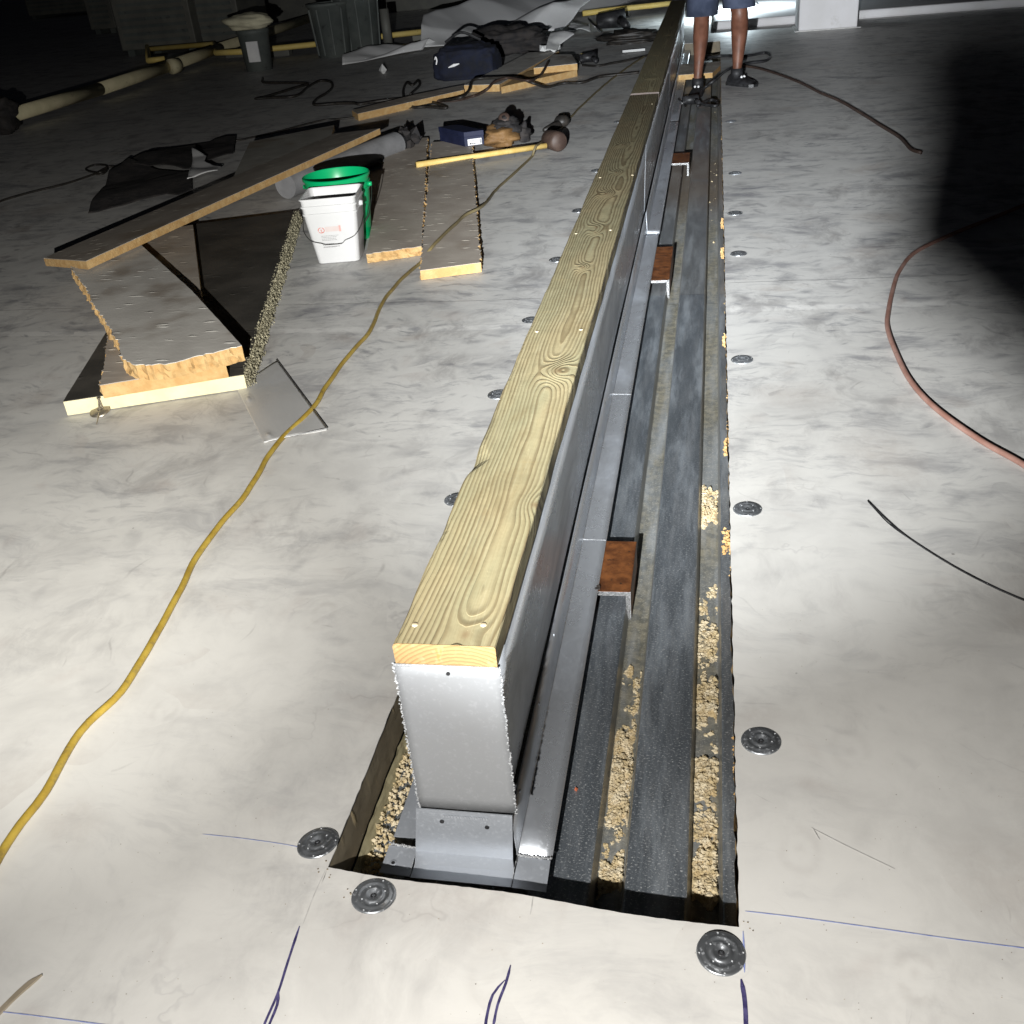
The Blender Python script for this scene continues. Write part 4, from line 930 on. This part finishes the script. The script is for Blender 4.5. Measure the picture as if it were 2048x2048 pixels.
# ================================================================== BOX, BAG, MALLET, BALL
def k5(a, b_): return (820 + a * .176, 220 + b_ * .176)
zt = .125
A, Bc, Cc, D = (at(*k5(610, 255), zt), at(*k5(835, 225), zt), at(*k5(600, 150), zt), at(*k5(318, 190), zt))
r = thing('shoe_box', (A + Cc) / 2, 'dark navy blue cardboard box with white label, left of the brown bag', 'box'); r.location.z = .042
v = []
Bc = A + (Bc - A); dF = Bc - A; dL = (D - A); D = A + dL; Cc = Bc + dL * .96
for z, g in ((.042, .97), (.042, .97), (zt - .03, .97), (zt - .03, 1.0), (zt, 1.0)):
    c = (A + Cc) / 2
    for q in (A, Bc, Cc, D): w_ = c + (q - c) * g; v.append((w_.x, w_.y, z))
o = mesh('carton', v[:4] + v[8:12], [(0, 1, 5, 4), (1, 2, 6, 5), (2, 3, 7, 6), (3, 0, 4, 7), (0, 3, 2, 1), (4, 5, 6, 7)], m_navy, r); fix_normals(o)
o = mesh('lid', v[12:16] + v[16:20], [(0, 1, 5, 4), (1, 2, 6, 5), (2, 3, 7, 6), (3, 0, 4, 7), (0, 3, 2, 1), (4, 5, 6, 7)], m_navy, r); fix_normals(o); bevel(o, .003)
ux = dF.normalized(); nrm = Vector((ux.y, -ux.x, 0)); o0 = Vector((A.x, A.y, 0)) + (A - Cc) * 0 + nrm * .0015; L = dF.length
lb = [o0 + ux * L * .15 + Vector((0, 0, .046)), o0 + ux * L * .86 + Vector((0, 0, .046)), o0 + ux * L * .86 + Vector((0, 0, .082)), o0 + ux * L * .15 + Vector((0, 0, .082))]
o = mesh('label', lb, [(0, 1, 2, 3)], m_label, r)
b = MB(); o1 = lb[0] + nrm * .0008; uz = Vector((0, 0, 1))
for x0, z0, ww, h in ((.01, .006, .012, .008), (.026, .006, .006, .006), (.034, .006, .004, .006), (.040, .006, .006, .006), (.01, .026, .03, .002)):
    b.add([o1 + ux * x0 + uz * z0, o1 + ux * (x0 + ww) + uz * z0, o1 + ux * (x0 + ww) + uz * (z0 + h), o1 + ux * x0 + uz * (z0 + h)], [(0, 1, 2, 3)])
for k in range(7):
    x0 = L * .71 - .014 + k * .0018; b.add([o1 + ux * x0 + uz * .008, o1 + ux * (x0 + .001) + uz * .008, o1 + ux * (x0 + .001) + uz * .030, o1 + ux * x0 + uz * .030], [(0, 1, 2, 3)])
b.obj('label_print', m_black, o)
# leather tool belt bag
q = at(*k5(1010, 440)); 
r = thing('tool_pouch', (q.x, q.y + .1, 0), 'brown leather tool pouch with dark gear on top, beside the navy box', 'tool bag')
def blob(cx, cy, z0, sx, sy, sz, seed, n=24, mflat=.0, amp=.22, e=.8, ez=1.0):
    v = []; f = []
    for i in range(n + 1):
        for j in range(n):
            th = math.pi * i / n; ph_ = 2 * math.pi * j / n
            d = Vector((math.sin(th) * math.cos(ph_), math.sin(th) * math.sin(ph_), math.cos(th)))
            k = 1 + noise.noise(d * 1.7 + Vector((seed, 0, 0))) * amp * 1.5 + noise.noise(d * 4 + Vector((0, seed, 0))) * amp
            p_ = Vector((abs(d.x) ** e * (1 if d.x > 0 else -1) * sx, abs(d.y) ** e * (1 if d.y > 0 else -1) * sy, abs(d.z) ** ez * (1 if d.z > 0 else -1) * sz)) * k
            v.append((cx + p_.x, cy + p_.y, max(z0, z0 + sz * .8 + p_.z)))
    for i in range(n):
        for j in range(n): f.append((i * n + j, (i + 1) * n + j, (i + 1) * n + (j + 1) % n, i * n + (j + 1) % n))
    return v, f
v, f = blob(q.x, q.y + .12, 0, .105, .16, .065, 2); mesh('pouch', v, f, m_brown, r, smooth=True)
v, f = blob(q.x + .03, q.y + .17, .06, .07, .10, .05, 7, amp=.4); mesh('gear', v, f, m_darkcloth, r, smooth=True)
b = MB(); c = Vector((q.x + .02, q.y + .16, .14)); b.lathe([(.030, 0), (.036, .01), (.036, .02), (.028, .028), (.012, .03)], 20, c, Matrix.Rotation(.9, 4, 'X')); b.obj('tape_case', m_hide, r, smooth=True)
v, f = blob(q.x + .12, q.y + .20, 0, .045, .06, .055, 11, n=16, amp=.4); mesh('side_pocket', v, f, m_darkcloth, r, smooth=True)
# mallet
a0, a1 = at(*k5(70, 625), .055), at(*k5(1545, 405), .035)
r = thing('mallet', (a0 + a1) / 2, 'mallet with long pale wooden handle, lying across the board strips', 'mallet'); r.location.z = .03
b = MB(); b.tube([a0, a0 * .5 + a1 * .5, a1], [.0165, .0155, .017], 14); b.obj('handle', m_stick, r, smooth=True)
d = (a1 - a0).normalized(); hc = a1 + d * .055; hc.z = .056
b = MB(); pr = Vector((-d.y, d.x, 0)); b.tube([hc - pr * .075, hc - pr * .06, hc + pr * .06, hc + pr * .075], [.045, .056, .056, .045], 24); b.obj('head', m_hide, r, smooth=True)
# cord plug ball
q = at(*k5(1735, 190)); b = MB(); b.lathe([(0, 0), (.03, .004), (.05, .025), (.052, .045), (.035, .07), (.0, .075)], 20, (q.x, q.y - .02, 0)); b.tube([(q.x, q.y - .03, .03), (q.x - .06, q.y - .12, .02), (q.x - .10, q.y - .17, .015)], [.03, .02, .012], 10)
b.top('cord_connector', m_cable, 'round dark rubber cord connector beyond the mallet head', 'connector', smooth=True)
# ================================================================== FAR CLUTTER, LEFT
# blue tool bag
q = at(*c2(905, 455)[:2]); r = thing('tool_bag', (q.x - .05, q.y + .15, 0), 'dark navy blue fabric tool bag with two white tags, behind the far foam boards', 'tool bag')
v, f = blob(q.x - .02, q.y + .30, 0, .27, .17, .15, 4, n=40, amp=.10, e=.42, ez=.55); mesh('bag', v, f, m_navycloth, r, smooth=True)
b = MB(); c = at(*c2(840, 410)[:2]); b.tube([(q.x - .14, q.y + .07, .12), (q.x - .09, q.y + .068, .135), (q.x - .04, q.y + .066, .145)], [.004, .013, .004], 8); b.obj('tag', m_reflect, r)
b = MB(); b.tube(spline([(q.x - .262, q.y + .1, .19), (q.x - .247, q.y + .08, .21), (q.x - .24, q.y + .08, .18), (q.x - .25, q.y + .08, .15)], .01), .006, 6); b.obj('tag', m_reflect, r)
b = MB(); b.tube(spline([(q.x - .2, q.y + .3, .30), (q.x - .05, q.y + .3, .37), (q.x + .12, q.y + .3, .30)], .02), .012, 8); b.obj('carry_strap', m_black, r)
q = at(*c2(1160, 300)[:2]); v, f = blob(q.x, q.y + .05, 0, .42, .25, .14, 9, n=28, amp=.35); top('jacket_heap', v, f, m_darkcloth, 'black heaped jacket right behind the navy tool bag', 'jacket', smooth=True)
q = at(*c2(1450, 310)[:2]); cloth_poly('white_rag', [tuple(at(*c2(a, b_)[:2])[:2]) for a, b_ in ((1360, 345), (1400, 290), (1480, 240), (1520, 300), (1440, 325), (1420, 345))], m_rag, 'crumpled white rag on the right end of the foam boards', 'rag', .10, seed=4, base=.1)
cloth_poly('plastic_wrap', [tuple(at(*c2(a, b_)[:2])[:2]) for a, b_ in ((1465, 220), (1500, 180), (1600, 155), (1605, 195), (1540, 205))], m_rag, 'crumpled clear plastic wrap beside the big loose sheet', 'plastic wrap', .12, seed=6)
b = MB(); q = at(*c2(460, 405)[:2]); b.rock((q.x, q.y, .03), .055); b.top('paper_scrap', m_rag, 'small white paper scrap alone on the dim membrane', 'paper scrap')
q = at(*c2(1330, 270)[:2], .12)
for i, (a, b_) in enumerate(((1340, 268), (1395, 262))):
    q = at(*c2(a, b_)[:2], .1); mb = MB(); mb.rock(q, .05); mb.rock(q + Vector((.05, 0, 0)), .04); mb.top('paper_scrap', m_rag, ['left of two white paper lumps behind the foam boards', 'right of two white paper lumps behind the foam boards'][i], 'paper scrap')
# black tools near the curb far back
def tool(name, px, py, label, cat, s=1.0, mt=None, z=0):
    q = at(px, py, z); r = thing(name, q, label, cat)
    b = MB(); b.tube([(q.x - .09 * s, q.y, z + .05 * s), (q.x + .05 * s, q.y + .03 * s, z + .055 * s)], [.035 * s, .045 * s], 14); b.obj('body', mt or m_black, r, smooth=True)
    b = MB(); b.tube([(q.x + .03 * s, q.y, z + .05 * s), (q.x + .07 * s, q.y - .12 * s, z + .03 * s)], [.024 * s, .020 * s], 10); b.obj('handle', m_black, r, smooth=True)
    b = MB(); b.lathe([(0, 0), (.055 * s, .003), (.055 * s, .012), (0, .014)], 20, (q.x - .10 * s, q.y, z + .03 * s), Matrix.Rotation(.8, 4, 'Y')); b.obj('disc_guard', mt or m_wire, r, smooth=True)
    return r
tool('angle_grinder', 1385, 212, 'small angle grinder with silver guard lying in the trench before the person', 'power tool', .8, None, -.1)
tool('power_saw', 1000 + 230, 62, 'black power tool left of the curb at the top of the photo', 'power tool', 2.2)
tool('power_drill', 1180, 132 - 4, 'black drill with a yellow stripe, right of the far foam boards', 'power tool', 1.0)
q = at(1175, 124); b = MB(); b.box(q.x - .06, q.x + .06, q.y - .01, q.y + .01, .06, .075); b.top('yellow_bit_case', m_gaspipe, 'tiny yellow case beside the black drill', 'case')
q = at(1265, 85); v, f = blob(q.x, q.y, 0, .30, .18, .06, 13, amp=.4); top('cord_heap', v, f, m_cable, 'low black heap of cord left of the far curb', 'cord heap', smooth=True)
b = MB(); b.tube([at(1245, 103, .02), at(1290, 99, .02)], .012, 6); b.top('white_strip', m_rag, 'short white strip beside the black cord heap', 'offcut')
# large loose sheet of white membrane, folded
def fold_sheet(name, Q, hs, label, nx=70, ny=46, seed=0):
    v = []
    for i in range(nx + 1):
        for j in range(ny + 1):
            s, t = i / nx, j / ny; p_ = (Q[0] * (1 - s) + Q[1] * s) * (1 - t) + (Q[3] * (1 - s) + Q[2] * s) * t
            tri = lambda q: abs((q % 1.0) - .5) * 2; z = .01 + hs * (.8 * tri(s * 1.05 - t * .7 + .25) + .30 * tri(s * .5 + t * 1.3 + seed * .3) * t + .08 * tri(s * 2.3 + t * 1.9) + .04 * noise.noise(Vector((s * 4 + seed, t * 4, 2)))) * min(1, 5 * t + .12)
            v.append((p_.x, p_.y, z))
    o = top(name, v, [(i * (ny + 1) + j, (i + 1) * (ny + 1) + j, (i + 1) * (ny + 1) + j + 1, i * (ny + 1) + j + 1) for i in range(nx) for j in range(ny)], m_sheet, label, 'loose sheet', smooth=True); sheet(o, .003); return o
V3 = lambda p: Vector((p[0], p[1], 0))
fold_sheet('loose_membrane_sheet', [V3((-3.25, 12.2)), V3((-1.75, 12.95)), V3((-.75, 15.7)), V3((-3.6, 14.4))], .34, 'large crumpled sheet of white membrane beyond the tool bag')
fold_sheet('loose_membrane_sheet', [V3((-3.85, 11.2)), V3((-3.2, 12.1)), V3((-3.1, 12.5)), V3((-4.0, 11.8))], .10, 'low grey strip of membrane running left from the big crumpled sheet', 30, 16, 3)
# yellow gas pipe line on blocks
b = MB(); gp_ = thing('gas_pipe', (-4.2, 13.6, 0), 'yellow gas pipe running low across the roof far back on the left', 'pipe')
PZ = .11
for i, pts in enumerate(([c1(815, 272), c1(1180, 243), c1(1193, 292), c1(1350, 285)], [c1(1330, 286), c1(1520, 267), c1(1800, 238), c2(150, 238), c2(415, 205), c2(670, 176)], [c2(1560, 75), c2(1760, 50), c2(1930, 32), c2(2050, 18)], [c1(800, 180), c1(815, 270), c1(820, 335), c1(910, 325)])):
    b = MB(); b.tube([at(p[0], p[1], PZ) for p in pts], .032, 10); b.obj('pipe_run', m_gaspipe, gp_, smooth=True)
for px, py in ((470, 95), (560, 92), (690, 83), (845, 63), (1240, 14)):
    q = at(px, py, PZ); b = MB(); b.box(q.x - .12, q.x + .12, q.y - .06, q.y + .06, 0, PZ - .034); bevel(b.obj('support_block', m_ac, gp_), .008)
# long pale rail at far left
P_ = [at(5, 236, .12), at(200, 178, .12), at(350, 128, .12), at(440, 96, .12), at(640, 30, .12), at(760, -10, .12)]
r = thing('long_pipe', (-6, 11, 0), 'long pale cream pipe running back along the dark left side', 'pipe')
for a, c in zip(P_[:-1], P_[1:]):
    b = MB(); b.tube([a, c - (c - a) * .003], .058, 14); b.obj('pipe_run', m_cream, r, smooth=True)
q = at(348, 132, .12); b = MB(); b.tube([q - Vector((.02, .05, 0)), q + Vector((.02, .05, 0))], .078, 14); b.obj('coupling', m_cream, r, smooth=True)
q = at(20, 262); v, f = blob(q.x - .05, q.y - .1, 0, .2, .2, .15, 21, amp=.3); top('sandbag', v, f, m_darkcloth, 'dark lump at the near end of the long pale pipe', 'bag', smooth=True)
# rooftop units
def unit(px0, py0, wd, dp, h, label):
    q = at(px0, py0); r = thing('rooftop_unit', (q.x, q.y, 0), label, 'rooftop unit', 'dark rooftop units at the far left')
    b = MB(); b.box(q.x, q.x + wd, q.y, q.y + dp, .08, h); bevel(b.obj('cabinet', m_ac, r), .015)
    b = MB(); b.box(q.x + .05, q.x + .15, q.y + .05, q.y + dp - .05, 0, .08); b.obj('skid', m_grey, r); b = MB(); b.box(q.x + wd - .15, q.x + wd - .05, q.y + .05, q.y + dp - .05, 0, .08); b.obj('skid', m_grey, r)
    for k in range(int(h / .09) - 2): b = MB(); b.box(q.x + .08, q.x + wd - .08, q.y - .012, q.y - .001, .16 + k * .09, .20 + k * .09); b.obj('louvre', m_grey, r)
unit(248, 115, 1.1, .9, .75, 'grey rooftop unit, nearer of the pair beyond the long pipe')
unit(300, 108, 1.4, 1.0, .85, 'grey rooftop unit right beside the nearer one, beyond the long pipe')
unit(185, 70, .5, .5, 1.2, 'tall slim grey unit at the far left beyond the long pipe')
unit(60, 40, 2.2, 1.2, .9, 'wide dim rooftop unit in the top left corner')
# grey bins
for i, (px, py, s) in enumerate(((672, 112, 1.0), (724, 104, 1.15))):
    q = at(px, py); r = thing('waste_bin', (q.x, q.y, 0), ['grey ribbed bin, left of the pair beyond the tool bag', 'taller grey ribbed bin, right of the pair beyond the tool bag'][i], 'bin', 'pair of grey bins')
    b = MB(); b.lathe([(0, 0), (.19 * s, 0), (.23 * s, .52 * s), (.25 * s, .53 * s), (.25 * s, .56 * s), (.22 * s, .55 * s), (.18 * s, .02)], 24, (q.x, q.y, 0)); b.obj('tub', m_grey, r, smooth=True)
    for k in range(10):
        a = k * math.pi / 5; b = MB(); b.tube([(q.x + .195 * s * math.cos(a), q.y + .195 * s * math.sin(a), .03), (q.x + .232 * s * math.cos(a), q.y + .232 * s * math.sin(a), .5 * s)], .012, 6); b.obj('rib', m_grey, r)
q = at(778, 97); b = MB(); b.tube([(q.x, q.y, 0), (q.x, q.y, .42)], .055, 12); b.top('pipe_stub', m_ac, 'short grey vent pipe right of the grey bins', 'pipe', smooth=True)
# pail with something cream on top
q = at(520, 140); r = thing('pail', (q.x, q.y, 0), 'dim grey pail with a cream bundle on top, left of the grey bins', 'bucket')
b = MB(); b.lathe([(0, 0), (.14, 0), (.165, .36), (.175, .37), (.175, .40), (.165, .41)], 28, (q.x, q.y, 0)); b.obj('tub', m_grey, r, smooth=True)
b = MB(); b.box(q.x - .03, q.x + .10, q.y - .172, q.y - .155, .10, .30); b.obj('sticker', m_label, r)
v, f = blob(q.x - .02, q.y, .41, .26, .16, .085, 31, amp=.12); top('cloth_bundle', v, f, tint('cream_cloth', (.5, .47, .34), (.6, .57, .42), 9, .9), 'cream rolled bundle resting on the dim grey pail', 'bundle', smooth=True)
# wrapped white post near the work light
r = thing('white_curb_box', (1.065, 11.6, 0), 'tall white membrane-wrapped box standing at the top right', 'roof curb')
b = MB(); b.box(.795, 1.345, 11.30, 11.85, 0.0, 1.25); bevel(b.obj('wrapped_body', m_whitewall, r), .012)
b = MB(); b.box(.76, 1.375, 11.265, 11.885, -.001, .006); b.obj('base_skirt', m_membrane, r)
# ================================================================== THE PERSON
SK = [('pelvis', (0.03, 8.50, .92), .115, None), ('belly', (0.03, 8.50, 1.08), .12, 0), ('chest', (0.03, 8.48, 1.30), .14, 1), ('neckb', (0.03, 8.47, 1.46), .07, 2), ('neck', (0.03, 8.45, 1.53), .055, 3),
      ('hl', (-.07, 8.52, .86), .095, 0), ('kl', (-.100, 8.56, .47), .062, 5), ('cl', (-.108, 8.63, .30), .064, 6), ('c2l', (-.118, 8.63, .15), .044, 7), ('al', (-.128, 8.62, .03), .034, 8), ('fl', (-.130, 8.60, -.03), .036, 9),
      ('hr', (.12, 8.48, .86), .095, 0), ('kr', (.168, 8.24, .49), .064, 11), ('cr', (.172, 8.30, .36), .066, 12), ('c2r', (.166, 8.29, .21), .046, 13), ('ar', (.160, 8.27, .11), .034, 14), ('fr', (.160, 8.25, .06), .036, 15),
      ('sl', (-.13, 8.48, 1.40), .058, 2), ('el', (-.22, 8.42, 1.12), .042, 17), ('wl', (-.16, 8.22, .95), .027, 18), ('pl', (-.14, 8.15, .91), .030, 19),
      ('sr', (.19, 8.48, 1.40), .058, 2), ('er', (.29, 8.42, 1.12), .042, 21), ('wr', (.24, 8.22, .95), .027, 22), ('pr', (.22, 8.15, .91), .030, 23)]
def skin(name, chain, mat, parent, sub=2):
    me = bpy.data.meshes.new(name); off = Vector(parent.location)
    me.from_pydata([tuple(Vector(c[1]) - off) for c in chain], [(c[3], i) for i, c in enumerate(chain) if c[3] is not None], [])
    o = bpy.data.objects.new(name, me); link(o, parent); me.materials.append(mat)
    md = o.modifiers.new('skin', 'SKIN'); md.use_smooth_shade = True
    for i, c in enumerate(chain): me.skin_vertices[0].data[i].radius = (c[2], c[2])
    me.skin_vertices[0].data[0].use_root = True
    s = o.modifiers.new('sub', 'SUBSURF'); s.levels = s.render_levels = sub; return o
per = thing('person', (.02, 8.45, 0), 'standing person in blue denim shorts and black shoes straddling the trench', 'person')
chain = [list(c) for c in SK]
for side, pi in ((-1, 20), (1, 24)):                         # five fingers on each hand
    px, py, pz = SK[pi][1]
    for k in range(4):
        i0 = len(chain); ox = (k - 1.5) * .019; L = (.036, .042, .040, .032)[k]
        chain.append(['f', (px + ox, py - .045, pz - .020), .0095, pi]); chain.append(['f', (px + ox, py - .045 - L * .8, pz - .045), .0085, i0]); chain.append(['f', (px + ox, py - .05 - L, pz - .075), .0075, i0 + 1])
    i0 = len(chain); chain.append(['t', (px - side * .036, py - .012, pz + .002), .011, pi]); chain.append(['t', (px - side * .045, py - .045, pz - .015), .0095, i0])
body = skin('body', chain, m_skin, per)
hd = MB(); hd.lathe([(0, -.115), (.035, -.108), (.058, -.08), (.070, -.03), (.077, .02), (.076, .06), (.062, .095), (.034, .115), (0, .12)], 28, (.03, 8.42, 1.66), None, 1, 1.18)
h = hd.obj('head', m_skin, per, smooth=True)
b = MB(); b.tube([(.03, 8.335, 1.675), (.03, 8.318, 1.650), (.03, 8.325, 1.640)], [.007, .013, .010], 10); b.obj('nose', m_skin, h, smooth=True)
for sx in (-1, 1):
    b = MB(); b.lathe([(0, .011), (.008, .008), (.011, 0)], 12, (.03 + sx * .030, 8.335, 1.672), Matrix.Rotation(math.pi / 2, 4, 'X')); b.obj('eye', m_reflect, h, smooth=True)
    b = MB(); b.lathe([(.006, .0), (.018, .004), (.014, .012), (0, .006)], 12, (.03 + sx * .078, 8.43, 1.66), Matrix.Rotation(sx * math.pi / 2, 4, 'Y')); b.obj('ear', m_skin, h, smooth=True)
b = MB(); b.tube([(.008, 8.335, 1.607), (.03, 8.328, 1.605), (.052, 8.335, 1.607)], [.003, .007, .003], 8); b.obj('mouth', m_hide, h, smooth=True)
b = MB(); b.lathe([(.079, .02), (.083, .055), (.070, .10), (.04, .124), (0, .13)], 28, (.03, 8.43, 1.66), None, 1, 1.2); b.obj('hair', m_black, per, smooth=True)
def loft(name, rings, mat, parent, n=28, fold=.012, seed=0):
    v = []
    for i, (c, rx, ry) in enumerate(rings):
        for k in range(n):
            a = 2 * math.pi * k / n; g = 1 + noise.noise(Vector((math.cos(a) * 2, math.sin(a) * 2, c[2] * 7 + seed))) * fold / max(rx, .01)
            v.append((c[0] + rx * g * math.cos(a), c[1] + ry * g * math.sin(a), c[2]))
    f = [(i * n + k, i * n + (k + 1) % n, (i + 1) * n + (k + 1) % n, (i + 1) * n + k) for i in range(len(rings) - 1) for k in range(n)]
    return sheet(mesh(name, v, f, mat, parent, smooth=True), .003)
loft('shorts', [((.03, 8.50, 1.02), .165, .135), ((.03, 8.50, .92), .185, .15), ((.028, 8.50, .80), .20, .155)], m_shorts, per)
loft('shorts_leg', [((-.065, 8.52, .86), .11, .14), ((-.085, 8.54, .65), .118, .12), ((-.100, 8.56, .455), .118, .11)], m_shorts, per)
loft('shorts_leg', [((.12, 8.49, .86), .11, .15), ((.145, 8.38, .68), .112, .13), ((.165, 8.27, .515), .112, .105)], m_shorts, per, seed=3)
loft('shirt', [((.03, 8.50, .96), .175, .145), ((.03, 8.49, 1.15), .165, .14), ((.03, 8.48, 1.32), .19, .15), ((.03, 8.48, 1.44), .17, .12), ((.03, 8.47, 1.50), .09, .08)], m_shirt, per)
def shoe(c, ang, label=None):
    def P_(x, y, z): q = Matrix.Rotation(ang, 3, 'Z') @ Vector((x, y, z)); return Vector(c) + q
    prof = [(.09, .030, .030), (.07, .042, .075), (.03, .042, .085), (-.02, .042, .072), (-.07, .047, .055), (-.12, .050, .045), (-.16, .042, .036), (-.185, .018, .024)]
    v = []; n = 14
    for y, hw, h in prof:
        for k in range(n):
            a = math.pi * k / (n - 1); v.append(P_(math.cos(a) * hw, y, .018 + max(0.0, math.sin(a)) ** .8 * (h - .018)))
    f = [(i * n + k, i * n + k + 1, (i + 1) * n + k + 1, (i + 1) * n + k) for i in range(len(prof) - 1) for k in range(n - 1)] + [tuple(range(n)), tuple((len(prof) - 1) * n + k for k in range(n))[::-1]]
    s = mesh('shoe', v, f, m_shoe, per, smooth=True)
    v = []
    for z in (0, .02):
        for y, hw, h in prof: v.append(P_(hw + .004, y, z))
        for y, hw, h in reversed(prof): v.append(P_(-hw - .004, y, z))
    m_ = len(prof) * 2; mesh('sole', v, [(k, (k + 1) % m_, m_ + (k + 1) % m_, m_ + k) for k in range(m_)] + [tuple(range(m_))[::-1], tuple(m_ + k for k in range(m_))], m_black, s)
    b = MB(); b.tube([P_(0, .01, .05), P_(0, .012, .115)], [.045, .041], 14, cap=False); sheet(b.obj('shoe_collar', m_shoe, s, smooth=True), .004)
    for dx in (-.012, .014):
        b = MB(); b.lathe([(0, .004), (.006, .003), (.0085, 0)], 12, P_(dx, -.052, .062), Matrix.Rotation(.5, 4, 'X'), 1, 1.6); b.obj('reflective_tab', m_reflect, s)
shoe((-.130, 8.60, -.099), -.12); shoe((.165, 8.24, .0), .75)
# ================================================================== UNSEEN FOREARM BY THE LAMP (added and shaped to cast the broad shadow on the right)
ph_ = thing('person', (.30, -.55, 0), 'gloved forearm of the photographer raised beside the lamp, unseen, shaped to cast the broad shadow on the right', 'person')
def toward(px, py, k): 
    q = at(px, py); d = (q - LAMP).normalized(); return LAMP + d * k
k0 = .22
arm = [['a', tuple(toward(1905, 400, k0)), .0125, None], ['a', tuple(toward(1985, 330, k0 + .01)), .019, 0], ['a', tuple(toward(2090, 330, k0 + .02)), .026, 1],
       ['a', tuple(toward(2330, 420, k0 + .04)), .034, 2], ['a', tuple(toward(2700, 560, k0 + .07)), .040, 3], ['a', tuple(toward(3400, 800, k0 + .12)), .048, 4]]
for k, (px, py, par) in enumerate(((1912, 60, 1), (1960, 40, 1), (2030, 60, 2), (2110, 90, 2))):
    i0 = len(arm); arm.append(['f', tuple(toward(px, 190, k0)), .0105, par]); arm.append(['f', tuple(toward(px + 4, py + 50, k0 - .005)), .0098, i0]); arm.append(['f', tuple(toward(px + 8, py, k0 - .008)), .0085, i0 + 1])
i0 = len(arm); arm.append(['t', tuple(toward(1985, 470, k0)), .0105, 1]); arm.append(['t', tuple(toward(2050, 560, k0)), .010, i0])
skin('hand_and_forearm', arm, m_sleeve, ph_)
# ================================================================== WORK LIGHT BEHIND THE WHITE BOX
wl = thing('work_light', (.22, 13.3, .085), 'lit work lamp on a short stand behind the person', 'lamp')
b = MB(); b.tube([(.22, 13.3, .09), (.22, 13.3, .62)], .015, 10); b.obj('stand', m_black, wl)
for k in range(3):
    a = k * 2.094 + .5; b = MB(); b.tube([(.22, 13.3, .4), (.22 + .3 * math.cos(a), 13.3 + .3 * math.sin(a), .09)], .01, 8); b.obj('leg', m_black, wl)
b = MB(); b.box(.09, .35, 13.08, 13.30, .50, .62); b.obj('housing', m_black, wl)
l = bpy.data.lights.new('work_light_bulb', 'AREA'); l.energy = 62; l.size = .20; l.color = (.80, .94, 1); l.spread = math.radians(158)
o = bpy.data.objects.new('work_light_bulb', l); C.objects.link(o); o.parent = wl; o.location = (0, -.12, .40); o.rotation_euler = (math.radians(-4), 0, 0)
